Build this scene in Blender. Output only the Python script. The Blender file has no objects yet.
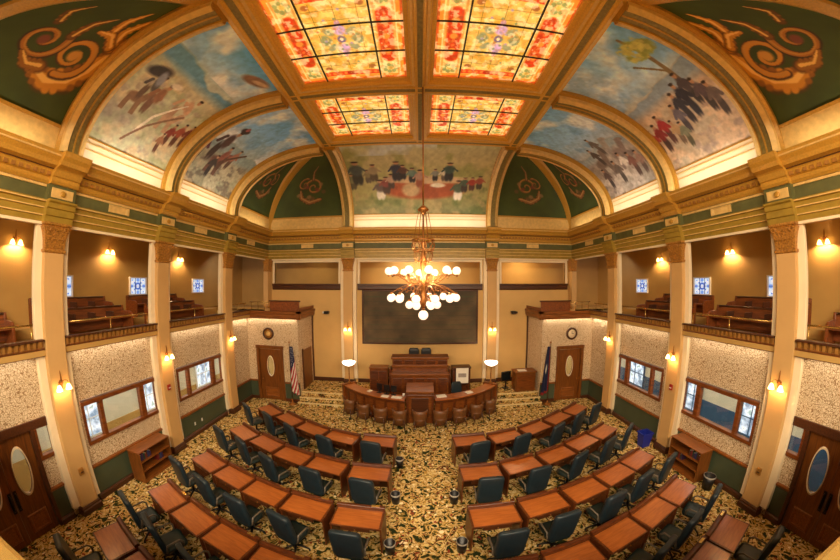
import bpy, bmesh, math, random
import numpy as np
from mathutils import Vector, Matrix
random.seed(7)
RNG = np.random.default_rng(5)
C = bpy.context.scene.collection
PI = math.pi

# ------------------------------------------------------------------ colour and materials
def lin(h):
    h = h.lstrip('#')
    c = [int(h[i:i + 2], 16) / 255 for i in (0, 2, 4)]
    return tuple(x / 12.92 if x <= .04045 else ((x + .055) / 1.055) ** 2.4 for x in c)

def base_mat(name):
    m = bpy.data.materials.new(name); m.use_nodes = True
    nt = m.node_tree
    return m, nt, nt.nodes['Principled BSDF']

def plain(name, col, rough=.5, metal=0., var=.12, scale=6., bump=0.):
    m, nt, b = base_mat(name)
    c = lin(col)
    tc = nt.nodes.new('ShaderNodeTexCoord')
    n = nt.nodes.new('ShaderNodeTexNoise'); n.inputs['Scale'].default_value = scale; n.inputs['Detail'].default_value = 4
    nt.links.new(tc.outputs['Object'], n.inputs['Vector'])
    r = nt.nodes.new('ShaderNodeValToRGB')
    r.color_ramp.elements[0].position = .3; r.color_ramp.elements[1].position = .7
    r.color_ramp.elements[0].color = (*[x * (1 - var) for x in c], 1)
    r.color_ramp.elements[1].color = (*[min(1, x * (1 + var)) for x in c], 1)
    nt.links.new(n.outputs['Fac'], r.inputs['Fac'])
    nt.links.new(r.outputs['Color'], b.inputs['Base Color'])
    b.inputs['Roughness'].default_value = rough; b.inputs['Metallic'].default_value = metal
    if bump:
        bp = nt.nodes.new('ShaderNodeBump'); bp.inputs['Strength'].default_value = bump; bp.inputs['Distance'].default_value = .02
        nt.links.new(n.outputs['Fac'], bp.inputs['Height']); nt.links.new(bp.outputs['Normal'], b.inputs['Normal'])
    return m

def wood(name, c1, c2, rough=.35, axis=(1., 14., 14.), scale=2.2, coat=0.):
    m, nt, b = base_mat(name)
    tc = nt.nodes.new('ShaderNodeTexCoord')
    mp = nt.nodes.new('ShaderNodeMapping'); mp.inputs['Scale'].default_value = axis
    nt.links.new(tc.outputs['Object'], mp.inputs['Vector'])
    n = nt.nodes.new('ShaderNodeTexNoise'); n.inputs['Scale'].default_value = scale; n.inputs['Detail'].default_value = 6
    n.inputs['Distortion'].default_value = .6
    nt.links.new(mp.outputs['Vector'], n.inputs['Vector'])
    r = nt.nodes.new('ShaderNodeValToRGB')
    r.color_ramp.elements[0].position = .32; r.color_ramp.elements[1].position = .68
    r.color_ramp.elements[0].color = (*lin(c1), 1); r.color_ramp.elements[1].color = (*lin(c2), 1)
    nt.links.new(n.outputs['Fac'], r.inputs['Fac']); nt.links.new(r.outputs['Color'], b.inputs['Base Color'])
    b.inputs['Roughness'].default_value = rough
    b.inputs['Coat Weight'].default_value = coat; b.inputs['Coat Roughness'].default_value = .2
    return m

def glow(name, col, strength):
    m, nt, b = base_mat(name)
    b.inputs['Base Color'].default_value = (*lin(col), 1)
    b.inputs['Emission Color'].default_value = (*lin(col), 1)
    b.inputs['Emission Strength'].default_value = strength
    b.inputs['Roughness'].default_value = .3
    return m

def painted(name, rough=.6, emit=0.):
    m, nt, b = base_mat(name)
    a = nt.nodes.new('ShaderNodeVertexColor'); a.layer_name = 'paint'
    nt.links.new(a.outputs['Color'], b.inputs['Base Color'])
    b.inputs['Roughness'].default_value = rough
    if emit:
        nt.links.new(a.outputs['Color'], b.inputs['Emission Color'])
        b.inputs['Emission Strength'].default_value = emit
    return m

def clear_glass(name):
    m, nt, b = base_mat(name)
    nt.nodes.remove(b)
    t = nt.nodes.new('ShaderNodeBsdfTransparent'); t.inputs['Color'].default_value = (.93, .96, .96, 1)
    g = nt.nodes.new('ShaderNodeBsdfGlossy'); g.inputs['Roughness'].default_value = .03
    mx = nt.nodes.new('ShaderNodeMixShader'); mx.inputs['Fac'].default_value = .09
    nt.links.new(t.outputs[0], mx.inputs[1]); nt.links.new(g.outputs[0], mx.inputs[2])
    nt.links.new(mx.outputs[0], nt.nodes['Material Output'].inputs['Surface'])
    return m

def carpet_mat():
    m, nt, b = base_mat('floral_carpet')
    N = nt.nodes.new; L = nt.links.new
    tc = N('ShaderNodeTexCoord')
    wn = N('ShaderNodeTexNoise'); wn.inputs['Scale'].default_value = 5.
    L(tc.outputs['Object'], wn.inputs['Vector'])
    mixv = N('ShaderNodeVectorMath'); mixv.operation = 'MULTIPLY_ADD'
    mixv.inputs[1].default_value = (.22, .22, 0)
    L(wn.outputs['Color'], mixv.inputs[0]); L(tc.outputs['Object'], mixv.inputs[2])
    v = N('ShaderNodeTexNoise'); v.inputs['Scale'].default_value = 5.2; v.inputs['Detail'].default_value = 2.2; v.inputs['Roughness'].default_value = .55; v.inputs['Distortion'].default_value = .7
    L(mixv.outputs[0], v.inputs['Vector'])
    r = N('ShaderNodeValToRGB'); r.color_ramp.interpolation = 'CONSTANT'
    e = r.color_ramp.elements
    cols = [(0, '#2a3119'), (.395, '#6d5c2a'), (.43, '#bd9650'), (.485, '#d8c08a'), (.525, '#b08a44'), (.575, '#2a3119'), (.625, '#8a4428'), (.66, '#cfae6c'), (.72, '#39401f')]
    e[0].position = 0; e[0].color = (*lin(cols[0][1]), 1)
    e[1].position = cols[1][0]; e[1].color = (*lin(cols[1][1]), 1)
    for p, c in cols[2:]:
        k = e.new(p); k.color = (*lin(c), 1)
    L(v.outputs['Fac'], r.inputs['Fac'])
    m1 = r
    # a flower heart in the middle of each motif
    v3 = N('ShaderNodeTexVoronoi'); v3.inputs['Scale'].default_value = 9.; 
    L(mixv.outputs[0], v3.inputs['Vector'])
    lt2 = N('ShaderNodeMath'); lt2.operation = 'LESS_THAN'; lt2.inputs[1].default_value = .30
    L(v3.outputs['Distance'], lt2.inputs[0])
    sep2 = N('ShaderNodeSeparateColor'); L(v3.outputs['Color'], sep2.inputs['Color'])
    r2 = N('ShaderNodeValToRGB'); r2.color_ramp.interpolation = 'CONSTANT'
    e2 = r2.color_ramp.elements
    e2[0].position = 0; e2[0].color = (*lin('#d9c07a'), 1); e2[1].position = .45; e2[1].color = (*lin('#27301a'), 1)
    k = e2.new(.7); k.color = (*lin('#8c3a24'), 1); k = e2.new(.82); k.color = (*lin('#efe0b4'), 1)
    L(sep2.outputs[1], r2.inputs['Fac'])
    m2 = N('ShaderNodeMix'); m2.data_type = 'RGBA'
    L(lt2.outputs[0], m2.inputs['Factor']); L(m1.outputs['Color'], m2.inputs['A']); L(r2.outputs['Color'], m2.inputs['B'])
    L(m2.outputs['Result'], b.inputs['Base Color'])
    b.inputs['Roughness'].default_value = .95
    b.inputs['Specular IOR Level'].default_value = .1
    return m

def wallpaper_mat():
    m, nt, b = base_mat('scroll_wallpaper')
    N = nt.nodes.new; L = nt.links.new
    tc = N('ShaderNodeTexCoord')
    n = N('ShaderNodeTexNoise'); n.inputs['Scale'].default_value = 12.; n.inputs['Detail'].default_value = 1
    L(tc.outputs['Object'], n.inputs['Vector'])
    mv = N('ShaderNodeVectorMath'); mv.operation = 'MULTIPLY_ADD'; mv.inputs[1].default_value = (.10, .10, .10)
    L(n.outputs['Color'], mv.inputs[0]); L(tc.outputs['Object'], mv.inputs[2])
    v = N('ShaderNodeTexVoronoi'); v.feature = 'DISTANCE_TO_EDGE'; v.inputs['Scale'].default_value = 15.; v.inputs['Randomness'].default_value = .85
    L(mv.outputs[0], v.inputs['Vector'])
    r = N('ShaderNodeValToRGB')
    e = r.color_ramp.elements
    e[0].position = .03; e[0].color = (*lin('#8f6e48'), 1)
    e[1].position = .10; e[1].color = (*lin('#dcc6a2'), 1)
    k = e.new(.26); k.color = (*lin('#e0ccac'), 1)
    k = e.new(.33); k.color = (*lin('#a68356'), 1)
    L(v.outputs['Distance'], r.inputs['Fac']); L(r.outputs['Color'], b.inputs['Base Color'])
    b.inputs['Roughness'].default_value = .8
    return m

M = {}
M['carpet'] = carpet_mat()
M['wallpaper'] = wallpaper_mat()
M['cream'] = plain('cream_plaster', '#caa064', .6, var=.05, scale=1.5)
M['cream_white'] = plain('pale_trim', '#ecd9b4', .55, var=.05, scale=2)
M['wall_tan'] = plain('tan_plaster', '#cea665', .7, var=.06, scale=1.2)
M['gallery_tan'] = plain('gallery_plaster', '#bb9450', .75, var=.08, scale=1.)
M['gallery_ceiling'] = plain('gallery_ceiling_plaster', '#9c8060', .8, var=.06, scale=1.)
M['gold'] = plain('gilded_moulding', '#b88a34', .34, .12, var=.13, scale=24)
M['gold_beam'] = plain('lightened_beam_gilding', '#d8a848', .34, .08, var=.1, scale=24)  # lighter copy of the gilding, brightness put into the colour of weakly lit beams
M['gold_dark'] = plain('aged_gilding', '#99682a', .42, .25, var=.25, scale=11)
M['gold_pale'] = plain('pale_gilding', '#d9b56e', .42, .05, var=.12, scale=8)
M['olive_gold'] = plain('olive_gilding', '#9a7e2c', .42, .08, var=.15, scale=5)
M['frieze'] = plain('green_frieze_paint', '#5a5a30', .6, var=.18, scale=4)
M['olive'] = plain('olive_panel_paint', '#80703a', .55, var=.25, scale=14)
M['capital'] = plain('bronze_gilt_capital', '#a8742e', .42, .15, var=.5, scale=26, bump=.6)
M['dentil'] = plain('dentil_gilding', '#9a6a2a', .5, .1, var=.2, scale=12)
M['green_wall'] = plain('green_wainscot', '#444d38', .45, var=.12, scale=2)
M['wood'] = wood('orange_oak', '#683814', '#93551f', .35)
M['wood_y'] = wood('oak_along', '#653613', '#8d501e', .35, (14., 1., 14.))
M['wood_v'] = wood('oak_upright', '#5a3010', '#804a18', .35, (14., 14., 1.))
M['wood_dark'] = wood('dark_oak', '#3a1e0c', '#552c12', .4)
M['desk_top'] = wood('desk_veneer', '#8e4a1c', '#b0642a', .34, (1., 9., 9.), 2.6, coat=.3)
M['desk_rim'] = wood('desk_rim_wood', '#48220e', '#673414', .32, (2., 9., 9.))
M['rostrum'] = wood('rostrum_mahogany', '#5a2c10', '#84481a', .3, (2., 2., 10.))
M['pew'] = wood('pew_wood', '#5e3014', '#8e4c20', .4, (10., 1., 10.))
M['leather'] = plain('green_leather', '#1d2a31', .42, var=.18, scale=8)
M['leather_seat'] = plain('green_leather_seat', '#172624', .45, var=.18, scale=8)
M['tan_leather'] = plain('brown_chair_leather', '#684020', .45, var=.15, scale=8)
M['black'] = plain('black_plastic', '#141214', .4, var=.1)
M['chair_base'] = plain('chair_base_metal', '#231f1c', .35, .4, var=.1)
M['arm_wood'] = wood('chair_arm_wood', '#4a4238', '#6c6050', .35)
M['brass'] = plain('brass', '#96602a', .35, .6, var=.15, scale=12)
M['brass_rail'] = plain('polished_brass', '#c9a45c', .25, .8, var=.05)
M['lead'] = plain('lead_came', '#3a2a10', .5, .2, var=.1)
M['white'] = plain('white_paint', '#e6e2da', .5, var=.03)
M['paper'] = plain('paper', '#e8e2d4', .7, var=.03)
M['liner'] = plain('bin_liner', '#a39c90', .4)
M['red'] = plain('red_enamel', '#9c1c14', .4, var=.08)
M['blue'] = plain('blue_plastic', '#1c2a8c', .4, var=.08)
M['dado_blue'] = plain('corridor_blue_dado', '#35587a', .6, var=.06)
M['corridor'] = plain('corridor_wall', '#d9d2b8', .8, var=.05, scale=1)
M['corridor_floor'] = plain('corridor_floor', '#6b5b45', .7, var=.1)
M['glass'] = clear_glass('clear_glass')
def daylight_mat():
    m, nt, b = base_mat('daylight_pane')
    tc = nt.nodes.new('ShaderNodeTexCoord'); n = nt.nodes.new('ShaderNodeTexNoise'); n.inputs['Scale'].default_value = 3.5; n.inputs['Detail'].default_value = 3
    nt.links.new(tc.outputs['Object'], n.inputs['Vector'])
    q = nt.nodes.new('ShaderNodeValToRGB'); e = q.color_ramp.elements
    e[0].position = .38; e[0].color = (*lin('#7f93ac'), 1); e[1].position = .5; e[1].color = (*lin('#c8d6e8'), 1)
    k = e.new(.6); k.color = (*lin('#f0f4fa'), 1); k = e.new(.68); k.color = (*lin('#9fb6b4'), 1)
    nt.links.new(n.outputs['Fac'], q.inputs['Fac']); nt.links.new(q.outputs['Color'], b.inputs['Emission Color']); nt.links.new(q.outputs['Color'], b.inputs['Base Color'])
    b.inputs['Emission Strength'].default_value = .62
    return m
M['daylight'] = daylight_mat()
M['bulb'] = glow('lamp_glass', '#ffe6b8', 8.)
M['shade'] = glow('sconce_shade', '#ffd080', 7.)
M['globe'] = glow('chandelier_globe', '#ffe0c4', .8)
M['bowl'] = glow('torchiere_bowl', '#fff0d8', 3.)
M['slate'] = plain('dark_display_panel', '#30271c', .5, var=.5, scale=3)
M['screen'] = plain('monitor_screen', '#10181a', .2, var=.1)
M['books'] = [plain('book_cloth_' + n, c, .6, var=.1) for n, c in (('blue', '#26305e'), ('red', '#6e1f1c'), ('purple', '#3c2444'), ('brown', '#4a2e18'), ('green', '#1f3a2a'))]
M['paint'] = painted('mural_paint', .7)
M['flag'] = painted('flag_cloth', .85)
M['stained'] = painted('stained_glass', .25, .6)
M['gallery_glass'] = painted('leaded_glass', .2, .5)

# ------------------------------------------------------------------ mesh builder
class MB:
    def __init__(s, xf=None):
        s.v = []; s.f = []; s.sm = []; s.xf = xf or Matrix()
    def add(s, vs, fs, smooth=False):
        o = len(s.v)
        s.v += [s.xf @ Vector(p) for p in vs]
        for f in fs:
            s.f.append([i + o for i in f]); s.sm.append(smooth)
        return s
    def box(s, x0, x1, y0, y1, z0, z1):
        vs = [(x, y, z) for z in (z0, z1) for y in (y0, y1) for x in (x0, x1)]
        return s.add(vs, [(0, 2, 3, 1), (4, 5, 7, 6), (0, 1, 5, 4), (2, 6, 7, 3), (0, 4, 6, 2), (1, 3, 7, 5)])
    def loft(s, rings, closed=True, caps=True, smooth=False):
        n = len(rings[0]); vs = [p for r in rings for p in r]; fs = []
        for i in range(len(rings) - 1):
            for j in range(n if closed else n - 1):
                a = i * n + j; b = i * n + (j + 1) % n
                fs.append((a, b, b + n, a + n))
        if caps and closed:
            fs.append(tuple(range(n))[::-1]); fs.append(tuple((len(rings) - 1) * n + j for j in range(n)))
        return s.add(vs, fs, smooth)
    def prism(s, poly, fn0, fn1, caps=True):
        """poly: 2D outline; fn0/fn1 place (a,b) into 3D at either end"""
        return s.loft([[fn0(a, b) for a, b in poly], [fn1(a, b) for a, b in poly]], True, caps)
    def lathe(s, prof, n=16, c=(0, 0, 0), smooth=True, caps=True):
        rings = []
        for r, z in prof:
            rings.append([(c[0] + r * math.cos(2 * PI * k / n), c[1] + r * math.sin(2 * PI * k / n), c[2] + z) for k in range(n)])
        return s.loft(rings, True, caps, smooth)
    def sphere(s, c, r, n=12, m=8, sz=1.):
        prof = [(max(1e-4, r * math.sin(PI * k / m)), -r * sz * math.cos(PI * k / m)) for k in range(m + 1)]
        return s.lathe(prof, n, c)
    def tube(s, pts, r, n=8, caps=True):
        pts = [Vector(p) for p in pts]; rings = []
        rr = r if isinstance(r, (list, tuple)) else [r] * len(pts)
        up = None
        for i, p in enumerate(pts):
            t = (pts[min(i + 1, len(pts) - 1)] - pts[max(i - 1, 0)]).normalized()
            if up is None:
                up = Vector((0, 0, 1)) if abs(t.z) < .9 else Vector((1, 0, 0))
            a = t.cross(up).normalized(); b = a.cross(t).normalized(); up = b
            rings.append([p + a * rr[i] * math.cos(2 * PI * k / n) + b * rr[i] * math.sin(2 * PI * k / n) for k in range(n)])
        return s.loft(rings, True, caps, True)
    def grid(s, fn, nu, nv, smooth=True):
        vs = [fn(i / nu, j / nv) for j in range(nv + 1) for i in range(nu + 1)]
        fs = [(j * (nu + 1) + i, j * (nu + 1) + i + 1, (j + 1) * (nu + 1) + i + 1, (j + 1) * (nu + 1) + i) for j in range(nv) for i in range(nu)]
        return s.add(vs, fs, smooth)
    def build(s, name, mat, parent=None, bevel=0., fix=True):
        me = bpy.data.meshes.new(name)
        me.from_pydata([tuple(p) for p in s.v], [], s.f)
        me.polygons.foreach_set('use_smooth', s.sm)
        me.update()
        if fix:
            b = bmesh.new(); b.from_mesh(me); bmesh.ops.recalc_face_normals(b, faces=b.faces); b.to_mesh(me); b.free()
        o = bpy.data.objects.new(name, me); C.objects.link(o)
        if mat: me.materials.append(mat)
        if parent: o.parent = parent
        if bevel:
            bv = o.modifiers.new('edge', 'BEVEL'); bv.width = bevel; bv.segments = 2; bv.limit_method = 'ANGLE'
        return o

def box(name, mat, b, parent=None, bevel=0., xf=None):
    return MB(xf).box(*b).build(name, mat, parent, bevel)

def thing(name, label, cat, loc=(0, 0, 0), rz=0., group=None):
    o = bpy.data.objects.new(name, None); C.objects.link(o)
    o.empty_display_size = .2
    o.location = loc; o.rotation_euler = (0, 0, rz)
    o['label'] = label; o['category'] = cat
    if group: o['group'] = group
    return o

def tag(o, label, cat, group=None):
    o['label'] = label; o['category'] = cat
    if group: o['group'] = group
    return o

def struct(o, label=None, cat=None):
    o['kind'] = 'structure'
    if label: o['label'] = label
    if cat: o['category'] = cat
    return o

def sroot(name, label, cat):
    o = bpy.data.objects.new(name, None); C.objects.link(o)
    return struct(o, label, cat)

def dup(root, loc, rz, label, group=None):
    r = root.copy(); C.objects.link(r); r.location = loc; r.rotation_euler = (0, 0, rz); r['label'] = label
    if group: r['group'] = group
    for ch in list(root.children):
        c = ch.copy(); C.objects.link(c); c.parent = r
        for g in list(ch.children):
            d = g.copy(); C.objects.link(d); d.parent = c
    return r

FLIP = {-1: Matrix.Scale(-1, 4, (1, 0, 0)), 1: Matrix()}
SIDE = {-1: 'left', 1: 'right'}
FLAGSIDE = {-1: 'striped flag side', 1: 'dark flag side'}

# ------------------------------------------------------------------ painter for murals, glass and flags
class Canvas:
    def __init__(s, w, h, col):
        s.w, s.h = w, h
        s.a = np.ones((h, w, 3)) * np.array(srgb(col))
        s.U, s.V = np.meshgrid((np.arange(w) + .5) / w, (np.arange(h) + .5) / h)
    def noise(s, cell, seed):
        r = np.random.default_rng(seed)
        gh, gw = max(2, int(s.h / cell) + 2), max(2, int(s.w / cell) + 2)
        g = r.random((gh, gw))
        y = s.V * (gh - 1.001); x = s.U * (gw - 1.001)
        yi = y.astype(int); xi = x.astype(int); fy = y - yi; fx = x - xi
        fy = fy * fy * (3 - 2 * fy); fx = fx * fx * (3 - 2 * fx)
        return (g[yi, xi] * (1 - fx) * (1 - fy) + g[yi, xi + 1] * fx * (1 - fy) + g[yi + 1, xi] * (1 - fx) * fy + g[yi + 1, xi + 1] * fx * fy)
    def fbm(s, cell, seed):
        return sum(s.noise(cell / 2 ** k, seed + k) / 2 ** (k + 1) for k in range(4)) / .9375
    def mix(s, mask, col):
        mask = np.clip(mask, 0, 1)[..., None]
        s.a = s.a * (1 - mask) + np.array(srgb(col)) * mask
        return s
    def vgrad(s, stops):
        vs = [p for p, _ in stops]; cs = np.array([srgb(c) for _, c in stops])
        s.a = np.stack([np.interp(s.V, vs, cs[:, k]) for k in range(3)], -1)
        return s
    def blob(s, u, v, ru, rv, col, rot=0., soft=.25, al=1.):
        du, dv = s.U - u, s.V - v
        c, n = math.cos(rot), math.sin(rot)
        asp = s.asp if hasattr(s, 'asp') else 1.
        x = (du * asp * c + dv * n) / (ru * asp); y = (-du * asp * n + dv * c) / rv
        d = np.sqrt(x * x + y * y)
        return s.mix(al * np.clip((1 - d) / soft + .5, 0, 1), col)
    def rect(s, u0, u1, v0, v1, col, al=1.):
        return s.mix(al * ((s.U >= u0) & (s.U <= u1) & (s.V >= v0) & (s.V <= v1)), col)
    def stroke(s, pts, r, col, al=1., soft=.4):
        asp = s.asp if hasattr(s, 'asp') else 1.
        d = np.full(s.U.shape, 9.)
        rr = r if isinstance(r, (list, tuple)) else [r] * len(pts)
        for (a, b), r0, r1 in zip(zip(pts[:-1], pts[1:]), rr[:-1], rr[1:]):
            ax, ay = a[0] * asp, a[1]; bx, by = b[0] * asp, b[1]
            px, py = s.U * asp - ax, s.V - ay
            L2 = (bx - ax) ** 2 + (by - ay) ** 2 + 1e-12
            t = np.clip((px * (bx - ax) + py * (by - ay)) / L2, 0, 1)
            d = np.minimum(d, np.hypot(px - t * (bx - ax), py - t * (by - ay)) / (r0 + (r1 - r0) * t))
        return s.mix(al * np.clip((1 - d) / soft + .5, 0, 1), col)
    def person(s, u, v, h, coat, legs='#4a3a30', skin='#b98a68', lean=0.):
        """a small loosely brushed standing figure, feet at (u, v)"""
        s.blob(u - .05 * h, v + .25 * h, .07 * h, .27 * h, legs, 0, .5)
        s.blob(u + .05 * h, v + .25 * h, .07 * h, .27 * h, legs, 0, .5)
        s.blob(u + lean * h, v + .62 * h, .14 * h, .24 * h, coat, lean, .5)
        s.stroke([(u - .1 * h, v + .72 * h), (u - .2 * h, v + .5 * h)], .04 * h, coat)
        s.stroke([(u + .1 * h, v + .72 * h), (u + .22 * h, v + .55 * h)], .04 * h, coat)
        s.blob(u + 1.3 * lean * h, v + .92 * h, .065 * h, .085 * h, skin, 0, .5)
        s.blob(u + 1.3 * lean * h, v + .98 * h, .075 * h, .04 * h, '#33251c', 0, .6)
    def horse(s, u, v, h, col, d=1):
        s.blob(u, v + .6 * h, .42 * h, .2 * h, col, 0, .4)
        for q in (-.3, -.2, .22, .32):
            s.stroke([(u + q * h, v + .5 * h), (u + q * h * 1.15, v)], .045 * h, col)
        s.stroke([(u + d * .33 * h, v + .66 * h), (u + d * .52 * h, v + 1.0 * h)], .1 * h, col)
        s.blob(u + d * .62 * h, v + 1.0 * h, .15 * h, .07 * h, col, -d * .5, .4)
    def speckle(s, amt, cell, seed):
        s.a *= 1 + amt * (s.fbm(cell, seed)[..., None] - .5) * 2
        return s
    def sample(s, U, V):
        x = np.clip((U * s.w).astype(int), 0, s.w - 1); y = np.clip((V * s.h).astype(int), 0, s.h - 1)
        return np.clip(s.a[y, x], 0, 1)

def srgb(h):
    h = h.lstrip('#'); return [int(h[i:i + 2], 16) / 255 for i in (0, 2, 4)]

def paint_grid(name, fn, nu, nv, canvas, mat, parent=None):
    """a surface grid whose paint (canvas) lies in its colour attribute"""
    mb = MB().grid(fn, nu, nv)
    o = mb.build(name, mat, parent, fix=False)
    jj, ii = np.meshgrid(np.arange(nv + 1), np.arange(nu + 1), indexing='ij')
    c = canvas.sample((ii.ravel() / nu), (jj.ravel() / nv))
    c = np.where(c <= .04045, c / 12.92, ((c + .055) / 1.055) ** 2.4)
    rgba = np.ones((len(c), 4), np.float32); rgba[:, :3] = c
    at = o.data.color_attributes.new(name='paint', type='FLOAT_COLOR', domain='POINT')
    at.data.foreach_set('color', rgba.ravel())
    return o

# ------------------------------------------------------------------ room numbers (metres; floor z = 0; eye at (0, 0, 5.6))
XW = 8.27          # side wall surface
XP = 8.0           # face of the side pilasters
YB = 14.38         # back wall surface
YPB = 14.1         # face of the back pilasters
COLY = [3.735, 7.185, 10.72]
XC, A, YC, AY, ZC, B = 3.9, 4.15, 10.4, 3.75, 8.6, 2.6   # cove ellipse
YN = 3.7           # near end of the skylight
GB = 11.2          # gallery rear wall
YNEAR = -.25

def cs(s, y, ph, inset=0.):   # point on a side cove
    c, n = math.cos(ph * PI / 2), math.sin(ph * PI / 2)
    return (s * (XC + (A - inset) * c), y, ZC + (B - inset) * n)
def cb(x, ph, inset=0.):      # point on the far cove
    c, n = math.cos(ph * PI / 2), math.sin(ph * PI / 2)
    return (x, YC + (AY - inset) * c, ZC + (B - inset) * n)

# ------------------------------------------------------------------ floor and platform
struct(MB().box(-10.6, 10.6, YNEAR - 3, 14.6, -.2, 0).build('floor', M['carpet']), 'floral gold and green patterned carpet floor of the chamber', 'floor')
M['nosing'] = plain('step_nosing', '#d6c08a', .6)
pl = sroot('platform', 'carpeted platform with three steps under the rostrum', 'platform')
for k, (y0, z1) in enumerate(((12.09, .17), (12.33, .34), (12.62, .51))):
    MB().box(-5.6, 5.6, y0, YB, max(0, z1 - .17) if k else 0.0, z1).build('step', M['carpet'], pl, .01)
    MB().box(-5.6, 5.6, y0 - .014, y0 + .05, z1 - .04, z1 + .008).build('nosing', M['nosing'], pl, .004)


# ------------------------------------------------------------------ side walls
WINS = [(4.28, 6.88), (7.8, 10.42)]
def side_wall(s):
    xf = FLIP[s]; nm = SIDE[s]
    w = MB(xf)
    T = .16
    def strip(y0, y1, z0, z1): w.box(XW, XW + T, y0, y1, z0, z1)
    zs0, zs1 = 1.52, 2.72
    strip(YNEAR, 1.3, 0, 4.1)
    strip(1.3, 2.95, 2.52, 4.1)
    strip(2.95, 3.42, 0, 1.72); strip(2.95, 3.42, 2.52, 4.1)
    strip(3.42, WINS[0][0], 0, 4.1)
    for a, b in WINS:
        strip(a, b, 0, zs0); strip(a, b, zs1, 4.1)
    strip(WINS[0][1], WINS[1][0], 0, 4.1)
    strip(WINS[1][1], 12.62, 0, 4.1)
    wo = struct(w.build('wall_' + nm, M['wallpaper']), 'side wall with scroll wallpaper above green wainscot, ' + FLAGSIDE[s], 'wall')
    for y0, y1 in ((YNEAR, 1.28), (2.97, COLY[0] - .38), (COLY[0] + .38, COLY[1] - .38), (COLY[1] + .38, COLY[2] - .38), (COLY[2] + .38, 12.5)):
        MB(xf).box(XW - .03, XW - .002, y0, y1, .1, .9).build('wainscot', M['green_wall'], wo)
        MB(xf).prism([(0, .88), (.05, .9), (.07, .93), (.07, .97), (0, .99)], lambda a, z: (XW - .002 - a, y0, z), lambda a, z: (XW - .002 - a, y1, z)).build('wainscot_cap', M['wood'], wo)
    bb = sroot('baseboard_' + nm, 'dark wood baseboard along the green wainscot, ' + FLAGSIDE[s], 'baseboard')
    for y0, y1 in ((YNEAR, 1.28), (2.97, COLY[0] - .4), (COLY[0] + .4, COLY[1] - .4), (COLY[1] + .4, COLY[2] - .4), (COLY[2] + .4, 12.5)):
        MB(xf).prism([(0, 0), (.09, 0), (.09, .13), (.06, .17), (0, .17)], lambda a, z: (XW - .003 - a, y0, z + .001), lambda a, z: (XW - .003 - a, y1, z + .001)).build('board', M['wood_dark'], bb)
    return wo

WIN_NO = [0]
def window_unit(s, a, b, z0, z1, panes, xf, label):
    """three-light corridor window set in the wall"""
    WIN_NO[0] += 1
    r = sroot('window_%d' % WIN_NO[0], label, 'window')
    f = MB(xf)
    t = .09
    x0, x1 = XW - .05, XW + .12
    f.box(x0, x1, a, b, z1 - t * .6, z1 + .06)
    f.box(x0, x1, a, b, z0 - .06, z0 + t * .5)
    edges = [a] + [q for p in panes for q in p] + [b]
    for k in range(0, len(edges), 2):
        f.box(x0 + .01, x1 - .01, edges[k], edges[k + 1], z0 + .03, z1 - .04)
    f.build('frame', M['rostrum'], r, .008)
    for p in panes:
        MB(xf).box(XW + .05, XW + .058, p[0] - .01, p[1] + .01, z0 + .03, z1 - .04).build('pane', M['glass'], r)
    return r

def oval_panel(w, h, t, cz, rx, rz, n=40):
    """door leaf: a board with an oval opening; local x 0..w, y 0..t, z 0..h"""
    inner, outer = [], []
    cx = w / 2
    for k in range(n):
        an = 2 * PI * k / n
        inner.append((cx + rx * math.cos(an), cz + rz * math.sin(an)))
        dx, dz = math.cos(an), math.sin(an)
        sx = (cx if dx != 0 else 1e9) / max(abs(dx), 1e-6)
        sz = ((h - cz) if dz > 0 else cz) / max(abs(dz), 1e-6)
        q = min(sx, sz); outer.append((cx + q * dx, cz + q * dz))
    for X in (0, w):
        for Z in (0, h):
            k = min(range(n), key=lambda i: (outer[i][0] - X) ** 2 + (outer[i][1] - Z) ** 2); outer[k] = (X, Z)
    rings = [[(x, 0, z) for x, z in inner], [(x, 0, z) for x, z in outer], [(x, t, z) for x, z in outer], [(x, t, z) for x, z in inner], [(x, 0, z) for x, z in inner]]
    return rings

def door_leaf(parent, xf, w, h, cz, rx, rz, handle=None):
    leaf = MB(xf).loft(oval_panel(w, h, .06, cz, rx, rz), True, False).build('door_leaf', M['wood_v'], parent)
    MB(xf).loft([[(w / 2 + q * math.cos(2 * PI * k / 40) * rx, d, cz + (q * rz) * math.sin(2 * PI * k / 40)) for k in range(40)] for q, d in ((1.0, -.015), (1.1, -.02), (1.12, 0), (1.0, 0), (1.0, -.015))], True, False, True).build('oval_trim', M['cream_white'], leaf)
    MB(xf).loft([[(w / 2 + math.cos(2 * PI * k / 40) * rx, d, cz + rz * math.sin(2 * PI * k / 40)) for k in range(40)] for d in (.027, .033)]).build('oval_glass', M['glass'], leaf)
    for z0, z1 in ((.15, .62),):
        q = MB(xf)
        q.loft([[(w * .18 + i, d, z0 + i), (w * .82 - i, d, z0 + i), (w * .82 - i, d, z1 - i), (w * .18 + i, d, z1 - i)] for d, i in ((0, 0), (-.02, .02), (-.02, .05), (-.008, .08))])
        q.build('raised_panel', M['wood'], leaf)
    if handle is not None:
        hb = MB(xf).tube([(handle, -.01, .85), (handle, -.06, .9), (handle, -.06, 1.2), (handle, -.01, 1.25)], .014)
        hb.box(handle - .04, handle + .04, -.012, 0, .8, 1.3)
        hb.build('pull_handle', M['chair_base'], leaf)
    return leaf

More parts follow.
